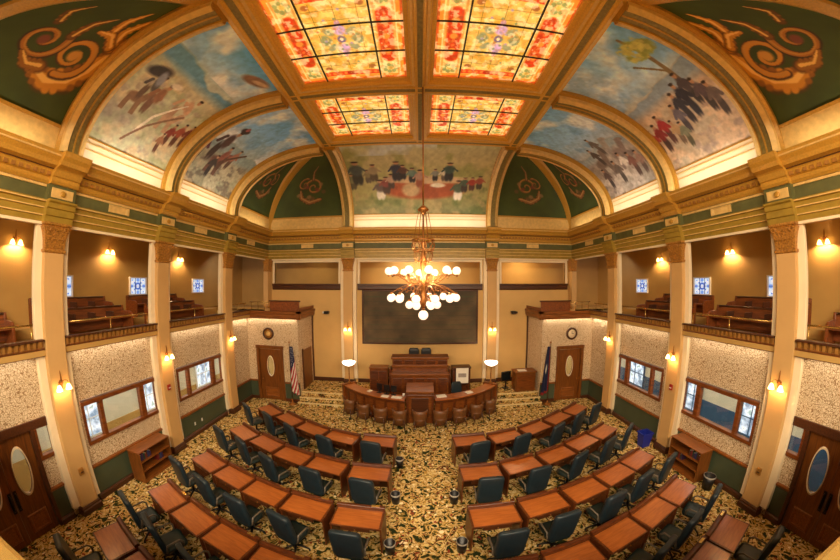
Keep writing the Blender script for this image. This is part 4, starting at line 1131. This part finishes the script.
for s in (-1, 1):
    for r in range(5):
        for k in range(5):
            if r == 4 and k < 3: continue          # below the frame
            x, y = s * XS[s][k], Y0[s][r] + DY[r][k]
            a = math.radians(AN[r][k]) * s
            lab = 'orange-brown legislator desk in %s row, %s, %s' % (ROW[r], POS[k], FLAGSIDE[s])
            cl = 'dark green leather swivel chair at %s-row desk %s, %s' % (ROW[r], POS[k], FLAGSIDE[s])
            jit = random.uniform(-.14, .14) + s * .06; dj = random.uniform(-.05, .04); ox = random.uniform(-.06, .06) - s * .0
            cp = (x + math.cos(a) * ox + math.sin(a) * (.62 + dj), y + math.sin(a) * ox - math.cos(a) * (.62 + dj), 0)
            if first_d:
                desk0.location = (x, y, 0); desk0.rotation_euler = (0, 0, a); desk0['label'] = lab
                chair0.location = cp; chair0.rotation_euler = (0, 0, a + jit); chair0['label'] = cl
                first_d = False
            else:
                dup(desk0, (x, y, 0), a, lab, 'legislator desks'); dup(chair0, cp, a + jit, cl, 'green leather chairs')
            # small paper or plate on the ledge of some desks
            if (r * 7 + k * 3 + (s > 0)) % 3 != 1:
                ca, sa = math.cos(a), math.sin(a); lx, ly = .33, .275
                tag(MB(Matrix.Translation((x + ca * lx - sa * ly, y + sa * lx + ca * ly, .8412)) @ Matrix.Rotation(a, 4, 'Z')).box(-.09, .09, -.025, .025, 0, .02).build('name_plate', M['brass_rail']), 'small pale plate on the ledge of %s-row desk %s, %s' % (ROW[r], POS[k], FLAGSIDE[s]), 'name plate', 'desk name plates')
# waste bins
def make_bin(loc, label, mat, h=.34, r=.14, liner=True):
    t = thing('waste_bin', label, 'bin', loc)
    MB().lathe([(.001, 0), (r * .8, 0), (r, h), (r - .012, h), (r * .8 - .012, .012), (.001, .012)], 18, caps=False).build('body', mat, t)
    if liner:
        MB().lathe([(r - .014, h - .08), (r - .002, h + .006), (r + .006, h), (r + .004, h - .03), (r + .002, h - .04)], 18, caps=False).build('liner', M['liner'], t)
    return t
for s in (-1, 1):
    for r in range(3):
        if s > 0 and r == 0: continue
        make_bin((s * ({-1: .62, 1: .87}[s]), Y0[s][r] - .25, 0), 'black waste bin with white liner beside %s-row aisle desk, %s' % (ROW[r], FLAGSIDE[s]), M['black'], .3, .12)
make_bin((7.8, 4.95, 0), 'black waste bin with white liner beside the bookcase, dark flag side', M['black'], .42, .17)
t = thing('recycling_bin', 'blue square recycling bin by the green wainscot, dark flag side', 'bin', (7.7, 7.7, 0))
MB().loft([[(-q, -q * .8, z), (q, -q * .8, z), (q, q * .8, z), (-q, q * .8, z)] for q, z in ((.16, 0), (.21, .5), (.19, .5), (.15, .02))], True, True).build('body', M['blue'], t)
MB().loft([[(-q, -q * .8, z), (q, -q * .8, z), (q, q * .8, z), (-q, q * .8, z)] for q, z in ((.205, .48), (.235, .48), (.235, .53), (.205, .53), (.205, .48))], True, False).build('rim', M['blue'], t)

# ------------------------------------------------------------------ bookcases
for s in (-1, 1):
    fs = FLAGSIDE[s]
    t = thing('bookcase', 'low orange oak bookcase with open shelves by the side wall, ' + fs, 'bookcase', (s * 7.88, 5.88, 0))
    xf = FLIP[s]   # local x positive = toward the wall on the right
    L, D, H = .58, .26, .98
    MB(xf).box(-D, D, -L - .03, L + .03, H - .04, H).build('top', M['wood_y'], t, .008)
    for e in (-1, 1): MB(xf).box(-D + .01, D - .01, e * L - .02, e * L + .02, .0, H - .04).build('side_panel', M['wood_v'], t, .006)
    MB(xf).box(D - .03, D - .01, -L + .02, L - .02, .02, H - .04).build('back_panel', M['wood_dark'], t)
    for z in (.08, .36, .64): MB(xf).box(-D + .02, D - .03, -L + .02, L - .02, z - .015, z + .015).build('shelf', M['wood_y'], t)
    MB(xf).box(-D + .02, -D + .04, -L + .02, L - .02, 0, .065).build('plinth', M['wood'], t)
    for si, (z, nb, y0) in enumerate(((.656, 7, -.5), (.376, 4, .1))):
        y = 5.88 + y0
        for q in range(nb):
            w = .035 + .03 * ((q * 7 + si) % 4) / 3; h = .17 + .06 * ((q * 5 + si) % 3) / 2
            bc = ('blue', 'red', 'purple', 'brown', 'green')
            ci = (q * 2 + si + (s > 0)) % 5
            b = thing('book', '%s book upright on %s shelf, spine %d from shelf end, bookcase on %s' % (bc[ci], ('upper', 'middle')[si], q + 1, fs), 'book', (s * 7.8, y + w / 2, z), 0, 'books in the side bookcases')
            MB(xf).box(-.09, .1, -w / 2, w / 2, 0, h).build('cover', M['books'][ci], b, .004)
            MB(xf).box(-.085, .104, -w / 2 + .005, w / 2 - .005, h - .001, h + .001).build('pages', M['paper'], b)
            y += w + .006

# ------------------------------------------------------------------ fire alarms and outlets
for s, y, z, nm in ((-1, COLY[1] - .05, 2.3, 'middle'), (1, COLY[1] - .05, 2.3, 'middle'), (-1, COLY[0], 1.15, 'nearest'), (1, COLY[0], 1.15, 'nearest')):
    t = thing('fire_alarm' if z > 2 else 'wall_plate', 'small red %s on the %s side pilaster, %s' % ('fire alarm' if z > 2 else 'brown wall plate', nm, FLAGSIDE[s]) if z > 2 else 'small dark red wall plate low on the nearest side pilaster, ' + FLAGSIDE[s], 'alarm' if z > 2 else 'wall plate', (s * (XP - .002), y, z))
    MB(FLIP[s]).box(-.05, 0, -.06, .06, -.09, .09).build('body', M['red'] if z > 2 else M['dentil'], t, .008)
    MB(FLIP[s]).box(-.065, -.05, -.04, .04, -.03, .0).build('pull_bar', M['white'] if z > 2 else M['wood_dark'], t)
for y in (8.35, 8.75):
    tag(MB().box(-XW + .031, -XW + .042, y - .035, y + .035, .4, .52).build('wall_outlet', M['white'], None, .004), 'small white wall outlet on green wainscot, %s of the pair' % ('near one' if y < 8.5 else 'far one'), 'outlet')

# ------------------------------------------------------------------ rostrum
RC = (0, 15.45); RR = 4.48
def rp(th, r): return (RC[0] + r * math.sin(th), RC[1] - r * math.cos(th))
def arc_solid(name, mat, r0, r1, z0, z1, t0, t1, parent, n=40, bevel=0.):
    rings = []
    for k in range(n + 1):
        th = t0 + (t1 - t0) * k / n
        a, b = rp(th, r0), rp(th, r1)
        rings.append([(a[0], a[1], z0), (b[0], b[1], z0), (b[0], b[1], z1), (a[0], a[1], z1)])
    return MB().loft(rings, True, True).build(name, mat, parent, bevel)
TH = math.radians(50.5); T0 = math.radians(7.75)
for e in (-1, 1):
    ro = thing('clerk_desk', 'curved wooden clerk desk before the high bench, half on the ' + FLAGSIDE[e], 'desk')
    q0, q1 = sorted((e * T0, e * TH))
    arc_solid('front_panel', M['rostrum'], RR - .06, RR, .05, .96, q0, q1, ro, 24)
    arc_solid('desktop', M['desk_top'], RR - .46, RR + .06, .96, 1.0, q0, q1, ro, 24, .008)
    arc_solid('plinth', M['wood_dark'], RR - .04, RR + .03, .001, .12, q0, q1, ro, 24)
    arc_solid('front_moulding', M['desk_rim'], RR + .0, RR + .04, .84, .92, q0, q1, ro, 24)
    for k in range(1, 7):
        th = e * (T0 + (TH - T0) * (k - .5) / 6.2)
        arc_solid('pilaster_strip', M['desk_rim'], RR, RR + .03, .12, .84, th - .012, th + .012, ro, 2)
    p = rp(e * TH, RR - .25)
    MB(Matrix.Translation((p[0], p[1], 0)) @ Matrix.Rotation(e * TH, 4, 'Z')).box(-.1, .1, -.34, .34, .02, 1.04).build('end_pier', M['rostrum'], ro, .01)
# centre lectern block
ct = thing('reading_desk', 'tall dark wooden reading desk at the middle of curved clerk desk', 'lectern', (0, 11.06, 0))
MB().box(-.52, .52, -.12, .5, 0, 1.34).build('body', M['rostrum'], ct, .01)
MB().loft([[(-.55, -.2, z), (.55, -.2, z), (.55, .55, z + .12), (-.55, .55, z + .12)] for z in (1.34, 1.4)]).build('sloped_top', M['wood'], ct, .008)
for e in (-1, 1): MB().box(e * .5 - .05, e * .5 + .05, -.16, -.1, .02, 1.32).build('corner_strip', M['desk_rim'], ct, .008)
MB().box(-.34, .34, -.15, -.118, .3, 1.1).build('front_panel', M['wood_dark'], ct, .01)
MB().box(-.54, .54, -.18, .5, 1.18, 1.24).build('moulding', M['desk_rim'], ct, .008)
# the high bench behind
hb = thing('high_bench', 'two-level high wooden bench of the presiding officer on the platform', 'bench', (0, 12.7, .51))
MB().box(-1.24, 1.24, 0, .55, 0, 1.72).build('body', M['rostrum'], hb, .01)
MB().box(-1.3, 1.3, -.06, .6, 1.72, 1.82).build('top', M['wood'], hb, .015)
MB().box(-1.28, 1.28, -.05, 0, 1.36, 1.46).build('upper_moulding', M['wood'], hb, .01)
MB().box(-1.3, 1.3, -.42, 0, 1.08, 1.16).build('shelf', M['wood'], hb, .01)
MB().box(-1.26, 1.26, -.38, 0, 0, 1.08).build('lower_body', M['rostrum'], hb, .01)
for k in range(5):
    x = -1.0 + k * .5
    MB().box(x - .19, x + .19, -.03, 0.0, 1.5, 1.68).build('raised_panel', M['desk_rim'], hb, .01)
    MB().box(x - .19, x + .19, -.41, -.38, .3, .95).build('lower_panel', M['desk_rim'], hb, .01)
for e in (-1, 1):
    MB().box(e * 1.34 - .05, e * 1.34 + .05, -.1, .4, 0, 1.3).build('wing_pier', M['desk_rim'], hb, .01)
for e in (-1, 1):
    d = thing('side_cabinet', 'dark wooden cabinet beside the high bench, ' + FLAGSIDE[e], 'cabinet', (e * 1.9, 13.05, .51))
    MB().box(-.42, .42, -.2, .3, 0, 1.22).build('body', M['rostrum'] if e < 0 else M['wood_dark'], d, .01)
    MB().box(-.45, .45, -.23, .33, 1.22, 1.27).build('top', M['wood'] if e < 0 else M['wood_dark'], d, .01)
    for q in (-.2, .2):
        dd = MB().box(q - .18, q + .18, -.22, -.2, .1, 1.1).build('door', M['desk_rim'], d, .006)
        MB().sphere((q - .14 * np.sign(q), -.235, .65), .02, 8, 6).build('knob', M['brass'], dd)
# chairs behind the high bench
for e in (-1, 1):
    t = thing('presiding_chair', 'dark high-backed chair showing above the high bench, ' + FLAGSIDE[e], 'chair', (e * .3, 13.75, .51))
    MB().loft([[(-w, y, z), (w, y, z), (w, y + .1, z), (-w, y + .1, z)] for w, y, z in ((.22, 0, .5), (.25, .03, .9), (.25, .08, 1.85), (.2, .1, 1.98))]).build('backrest', M['black'], t, .03)
    MB().box(-.25, .25, -.4, .1, .42, .52).build('seat', M['black'], t, .03)
    MB().lathe([(.3, 0), (.28, .04), (.04, .08), (.04, .42)], 12, (0, -.15, 0)).build('pedestal', M['chair_base'], t)
# chairs along the clerk desk
def make_clerk_chair():
    t = thing('clerk_chair', '', 'chair', (0, 0, 0), 0, 'brown chairs at the clerk desk')
    pts = []
    def bk(z, r, o):
        ring_i, ring_o = [], []
        for k in range(13):
            a = PI + PI * k / 12
            ring_o.append((r * math.cos(a), r * math.sin(a) * .9 + o, z)); ring_i.append(((r - .04) * math.cos(a), (r - .04) * math.sin(a) * .9 + o, z))
        return ring_o + ring_i[::-1]
    MB().loft([bk(.2, .25, 0), bk(.5, .28, 0), bk(.66, .30, 0), bk(.83, .30, -.02)], True, True, True).build('backrest', M['tan_leather'], t)
    MB().loft([[(w * math.cos(2 * PI * k / 20), w * math.sin(2 * PI * k / 20), z) for k in range(20)] for w, z in ((.22, .4), (.27, .42), (.27, .47), (.22, .5))], smooth=True).build('seat', M['tan_leather'], t)
    for e in (-1, 1):
        for f in (-1, 1):
            MB().tube([(e * .19, f * .17, .42), (e * .24, f * .22, 0.0)], [.024, .016], 8).build('leg', M['wood_dark'], t)
    MB().tube([(-.215, -.2, .2), (-.215, .2, .2)], .012, 6).build('stretcher', M['wood_dark'], t)
    MB().tube([(.215, -.2, .2), (.215, .2, .2)], .012, 6).build('stretcher', M['wood_dark'], t)
    return t
cc0 = make_clerk_chair()
ORD = ['at the striped flag end', 'second from striped flag end', 'third from striped flag end', 'just striped flag side of middle', 'in the middle', 'just dark flag side of middle', 'third from dark flag end', 'second from dark flag end', 'at the dark flag end']
for k in range(9):
    th = math.radians((k - 4) * 9.0); p = rp(th, RR + .5)
    lab = 'brown barrel-back chair along the curved clerk desk, ' + ORD[k]
    if k == 0: cc0.location = (p[0], p[1], 0); cc0.rotation_euler = (0, 0, th); cc0['label'] = lab
    else: dup(cc0, (p[0], p[1], 0), th, lab, 'brown chairs at the clerk desk')
# torchieres
for e in (-1, 1):
    p = rp(e * TH, RR - .25)
    t = thing('torchiere', 'brass torchiere lamp with glowing white bowl on desk end, ' + FLAGSIDE[e], 'lamp', (p[0], p[1], 1.0402))
    MB().lathe([(.001, 0), (.1, 0), (.09, .03), (.03, .06), (.022, .4), (.035, .42), (.022, .45), (.022, .78), (.05, .82)], 14).build('stem', M['brass'], t)
    MB().lathe([(.03, .8), (.15, .84), (.27, .92), (.31, 1.0), (.29, 1.0), (.2, .93), (.03, .87)], 20, caps=False).build('bowl', M['bowl'], t)
    point('torchiere_bulb', (p[0], p[1], 2.1), 12, SOFT, .08)
# things on the clerk desk
def on_desk(th, r): return rp(math.radians(th), r)
for k, (th, fs) in enumerate(((-25, 'striped flag end'), (-20, 'middle of the three'), (-15.5, 'nearest the reading desk'))):
    p = on_desk(th, RR - .4)
    t = thing('monitor', 'small black monitor on the clerk desk, ' + fs, 'monitor', (p[0], p[1], 1.0002), math.radians(th) + PI, 'monitors on clerk desk')
    MB().box(-.1, .1, -.08, .08, 0, .015).build('base', M['black'], t); MB().box(-.02, .02, -.01, .02, .015, .18).build('neck', M['black'], t)
    MB().box(-.13, .13, -.03, .0, .12, .40).build('housing', M['black'], t, .008); MB().box(-.115, .115, -.034, -.0302, .14, .38).build('screen', M['screen'], t)
for k, (th, r, w, d, lab) in enumerate(((-31, RR - .3, .16, .2, 'framed'), (-12.5, RR - .14, .42, .18, 'long'), (-19, RR - .1, .3, .2, 'second'), (12, RR - .3, .4, .26, 'teal'), (29, RR - .2, .3, .22, 'end'))):
    p = on_desk(th, r)
    tag(MB(Matrix.Translation((p[0], p[1], 1.0003)) @ Matrix.Rotation(math.radians(th), 4, 'Z')).box(-w / 2, w / 2, -d / 2, d / 2, 0, .03).build('paper_stack', M['paper']), ('paper stack at the striped flag end of the clerk desk', 'white paper stack on clerk desk beside reading desk, striped flag side', 'paper stack in front of the three monitors', 'paper stack on clerk desk beside reading desk, dark flag side', 'paper stack toward the dark flag end of clerk desk')[k], 'papers', 'papers on the clerk desk')
p = on_desk(-9.2, RR - .33)
tag(MB().lathe([(.001, 0), (.04, 0), (.05, .12), (.045, .12), (.035, .01), (.001, .01)], 14, (p[0], p[1], 1.0002), caps=False).build('cup', M['white']), 'white cup on the clerk desk beside the reading desk', 'cup')
p = on_desk(16, RR - .3)
t = thing('office_chair', 'dark blue high-back office chair behind the clerk desk, dark flag side', 'chair', (1.7, 12.0, 0), math.radians(18) + PI)
MB().loft([[(-w, y, z), (w, y, z), (w, y + .08, z), (-w, y + .08, z)] for w, y, z in ((.2, -.3, .55), (.25, -.32, .8), (.24, -.36, 1.2), (.18, -.38, 1.3))]).build('backrest', M['leather'], t, .03)
MB().box(-.25, .25, -.28, .22, .42, .52).build('seat', M['leather_seat'], t, .03)
MB().lathe([(.09, 0), (.09, .04), (.04, .08), (.04, .42)], 12).build('pedestal', M['chair_base'], t)
t = thing('notice_board', 'white paper notice on dark stand beside the high bench', 'notice', (1.9, 12.56, .51))
MB().box(-.28, .28, 0, .03, .62, 1.32).build('sheet', M['paper'], t, .004)
MB().box(-.18, .18, -.004, -.0005, .9, 1.08).build('print', plain('grey_print', '#9a9088', .8), t)
for e in (-1, 1): MB().tube([(e * .22, .02, 0), (e * .16, .03, 1.36)], .016, 6).build('leg', M['wood_dark'], t)
MB().tube([(0, .18, 0), (0, .04, 1.3)], .014, 6).build('leg', M['wood_dark'], t)
MB().box(-.25, .25, -.02, .05, .58, .62).build('ledge', M['wood_dark'], t)
# podium cabinet at the right
t = thing('podium', 'brown wooden podium cabinet on the platform by the dark flag', 'podium', (4.98, 13.05, .511))
MB().box(-.5, .5, -.28, .3, 0, .92).build('body', M['wood_v'], t, .01)
MB().box(-.55, .55, -.33, .34, .92, .97).build('top', M['wood'], t, .01)
MB().box(-.42, .42, -.3, -.28, .1, .8).build('front_panel', M['rostrum'], t, .01)
tag(MB(Matrix.Translation((4.85, 13.0, 1.4815))).box(-.2, .2, -.14, .14, 0, .02).build('open_papers', M['paper']), 'white papers lying on top of the podium cabinet', 'papers')
t = thing('monitor', 'dark television monitor standing beside the podium cabinet', 'monitor', (4.18, 13.35, .511), .3)
MB().box(-.16, .16, -.12, .12, 0, .03).build('base', M['black'], t); MB().box(-.03, .03, -.02, .02, .03, .5).build('neck', M['black'], t)
MB().box(-.26, .26, -.04, .04, .4, .85).build('housing', M['black'], t, .01); MB().box(-.23, .23, -.044, -.0402, .43, .82).build('screen', M['screen'], t)

# wall cameras / speakers beside the pilasters
for e in (-1, 1):
    t = thing('wall_camera', 'small black camera bracket on the back wall, ' + FLAGSIDE[e], 'camera', (e * 4.75, YB - .002, 4.15))
    MB().box(-.05, .05, -.04, 0, -.08, .08).build('bracket', M['black'], t)
    MB().box(-.12, .12, -.3, -.05, -.06, .08).build('body', M['black'], t, .02)
    MB(Matrix.Rotation(PI / 2, 4, 'X')).lathe([(.05, .3), (.05, .36), (.03, .36), (.03, .3)], 12, caps=False).build('lens', M['chair_base'], t)
    MB().box(.18 * e - .05, .18 * e + .05, -.16, 0, -.05, .05).build('side_unit', M['white'] if e < 0 else M['black'], t, .01)

# ------------------------------------------------------------------ flags
def flag(s):
    x, y = s * 5.92, 12.22
    t = thing('flag', ('red and white striped flag with starred blue canton on a floor pole' if s < 0 else 'dark blue flag hanging on a floor pole by the corner door'), 'flag', (x, y, 0))
    MB().lathe([(.001, 0), (.2, 0), (.2, .04), (.06, .08), (.03, .16), (.02, .2)], 18).build('floor_stand', M['brass'], t)
    MB().tube([(0, 0, .15), (0, 0, 2.9)], .018, 8).build('pole', M['wood_dark'], t)
    MB().lathe([(.001, 2.9), (.03, 2.92), (.04, 2.96), (.02, 3.0), (.001, 3.06)], 10).build('finial', M['brass'], t)
    c = Canvas(120, 160, '#b01e22'); c.asp = .75
    if s < 0:
        d = (c.U * 1.1 + (1 - c.V) * 1.25)
        k = np.floor(d * 9).astype(int) % 2
        c.mix((k == 1) * 1., '#e8e0d4')
        m = (c.V > .55 + .25 * (c.U - .3)); c.mix(m * 1., '#24264e')
        for i in range(9):
            for j in range(6):
                u, v = .08 + j * .17 + .08 * (i % 2), .6 + i * .045
                if v > .6 + .25 * (u - .3): c.blob(u, v, .02, .012, '#e8e4dc', 0, .5)
    else:
        c = Canvas(120, 160, '#1c2040'); c.asp = .75
        c.rect(0, .2, 0, 1, '#8c2620'); c.rect(.2, .27, 0, 1, '#cfc6b8'); c.blob(.6, .55, .18, .12, '#c8c0b0', 0, .3); c.rect(0, 1, 0, .06, '#8c2620')
    def cloth(u, v):
        top = 1 - v
        w = .13 + .24 * top ** .8
        z = .62 + 2.15 * v - .18 * u * top
        fold = math.sin(u * 5 * PI) * (.025 + .05 * top)
        return ((.02 + w * u) * (1 if s < 0 else -1), fold - .01, z)
    o = paint_grid('cloth', cloth, 60, 80, c, M['flag'], t)
    so = o.modifiers.new('cloth_thickness', 'SOLIDIFY'); so.thickness = .006
flag(-1); flag(1)

# ------------------------------------------------------------------ viewing gallery where the photograph was taken
r = sroot('trim_11', 'brass-capped parapet rail of the viewing gallery', 'rail')
MB().box(-8.0, 8.0, -.06, .14, 4.5, 4.96).build('parapet', M['gold'], r, .01)
MB().box(-8.0, 8.0, -.12, .19, 4.96, 5.02).build('cap', M['brass_rail'], r, .015)
struct(MB().box(-8.0, 8.0, -4.2, .3, 4.4, 4.5).build('floor_viewing_gallery', M['gallery_tan']), 'floor of the viewing gallery', 'floor')
struct(MB().box(-11.3, 11.3, -4.3, -4.2, 0, 11.3).build('wall_front', M['wall_tan']), 'rear wall of the viewing gallery', 'wall')
struct(MB().box(-8.2, 8.2, -4.2, -.06, 8.55, 8.65).build('ceiling_viewing_gallery', M['gallery_ceiling']), 'ceiling of the viewing gallery', 'ceiling')

# ------------------------------------------------------------------ lights
for s in (-1, 1):
    # lamp strips lying on the cornice, washing the cove
    for a, b in [(COLY[0] + .4, COLY[1] - .4), (COLY[1] + .4, COLY[2] - .4)]:
        area('cornice_lamp_strip', (s * 7.6, (a + b) / 2, 8.39), (s * .2, 0, 1), .06, b - a, 13, PALE)
    area('cornice_lamp_strip', (s * 7.7, 12.3, 8.40), (s * .3, 0, .95), .06, 2.4, 6, SOFT)
    area('cornice_lamp_strip', (s * 7.7, 1.7, 8.40), (s * .3, 0, .95), .06, 2.6, 6, SOFT)
    # lamp strips under the gallery front
    for a, b in ((.3, COLY[0] - .5), (COLY[0] + .5, COLY[1] - .5), (COLY[1] + .5, COLY[2] - .5), (COLY[2] + .5, 12.4)):
        area('under_gallery_lamp_strip', (s * 8.13, (a + b) / 2, 3.985), (s * .35, 0, -.95), .04, b - a, 3.2, SOFT)
    area('under_balcony_lamp_strip', (s * 6.9, YV - .1, 3.97), (0, .35, -.95), 2.4, .04, 3.2, SOFT)
    area('gallery_corner_fill', (s * 10.2, 13.2, 7.25), (-s * .2, .5, -.8), .5, .5, 16, (.9, .85, 1))  # added cool fill standing in for window light in this corner
    area('corner_room_fill', (s * 7.0, 13.6, 3.9), (0, .25, -1), 1.2, .8, 90, (.82, .92, 1))  # added cool fill behind the door, standing in for an unseen window
    area('corridor_lamp', (s * 9.4, 7, 3.48), (0, 0, -1), 1.2, 10, 120, (1, .96, .9))
    area('alcove_lamp', (s * 5.8, YB + 1.0, 7.28), (0, 0, -1), .5, .5, 40 if s > 0 else 5, WARM)
area('cornice_lamp_strip', (0, 13.7, 8.39), (0, .2, 1), 6.4, .06, 24, PALE)
area('alcove_lamp', (0, YB + 1.0, 7.28), (0, 0, -1), 3.0, .5, 85, (1, .84, .68))
area('viewing_gallery_fill', (0, -2.2, 8.5), (0, .55, -.83), 12, 2.0, 2650, (1, .81, .56))  # added fill light behind the camera, brightening the whole chamber
for k in range(6):
    an = k * PI / 3 + .3
    point('chandelier_fill', (CX + .3 * math.cos(an), CY + .3 * math.sin(an), 5.86), 13, (1, .78, .5), .025)  # lights added around the stem, making up for the dimmed globes

w = bpy.data.worlds.new('world'); bpy.context.scene.world = w; w.use_nodes = True
w.node_tree.nodes['Background'].inputs['Color'].default_value = (.6, .75, 1, 1)
w.node_tree.nodes['Background'].inputs['Strength'].default_value = .0

# ------------------------------------------------------------------ camera: wide fisheye lens (stereographic) on the gallery rail
cam = bpy.data.cameras.new('camera'); co = bpy.data.objects.new('camera', cam); C.objects.link(co)
co.location = (0, 0, 5.6); co.rotation_euler = (PI / 2 + .0146, 0, 0)
cam.type = 'PANO'
cam.sensor_width = 36.; cam.sensor_height = 24.; cam.sensor_fit = 'HORIZONTAL'
cam.clip_start = .05; cam.clip_end = 200
FMM = 287.7 * 36 / 840
rr = np.linspace(0, 23, 200); th = 2 * np.arctan(rr / (2 * FMM))
Am = np.stack([rr, rr ** 2, rr ** 3, rr ** 4], 1)
k = np.linalg.lstsq(Am, th, rcond=None)[0]
cy = cam if hasattr(cam, 'panorama_type') else cam.cycles
cy.panorama_type = 'FISHEYE_LENS_POLYNOMIAL'
cy.fisheye_fov = math.radians(200)
cy.fisheye_polynomial_k0 = 0.
cy.fisheye_polynomial_k1, cy.fisheye_polynomial_k2, cy.fisheye_polynomial_k3, cy.fisheye_polynomial_k4 = [float(-q) for q in k]
sc = bpy.context.scene
sc.camera = co
sc.view_settings.view_transform = 'Standard'; sc.view_settings.look = 'None'; sc.view_settings.gamma = 1.
sc.view_settings.use_curve_mapping = False
sc.view_settings.exposure = .62
sc.cycles.use_denoising = True
sc.cycles.max_bounces = 8; sc.cycles.diffuse_bounces = 5; sc.cycles.sample_clamp_indirect = 6.
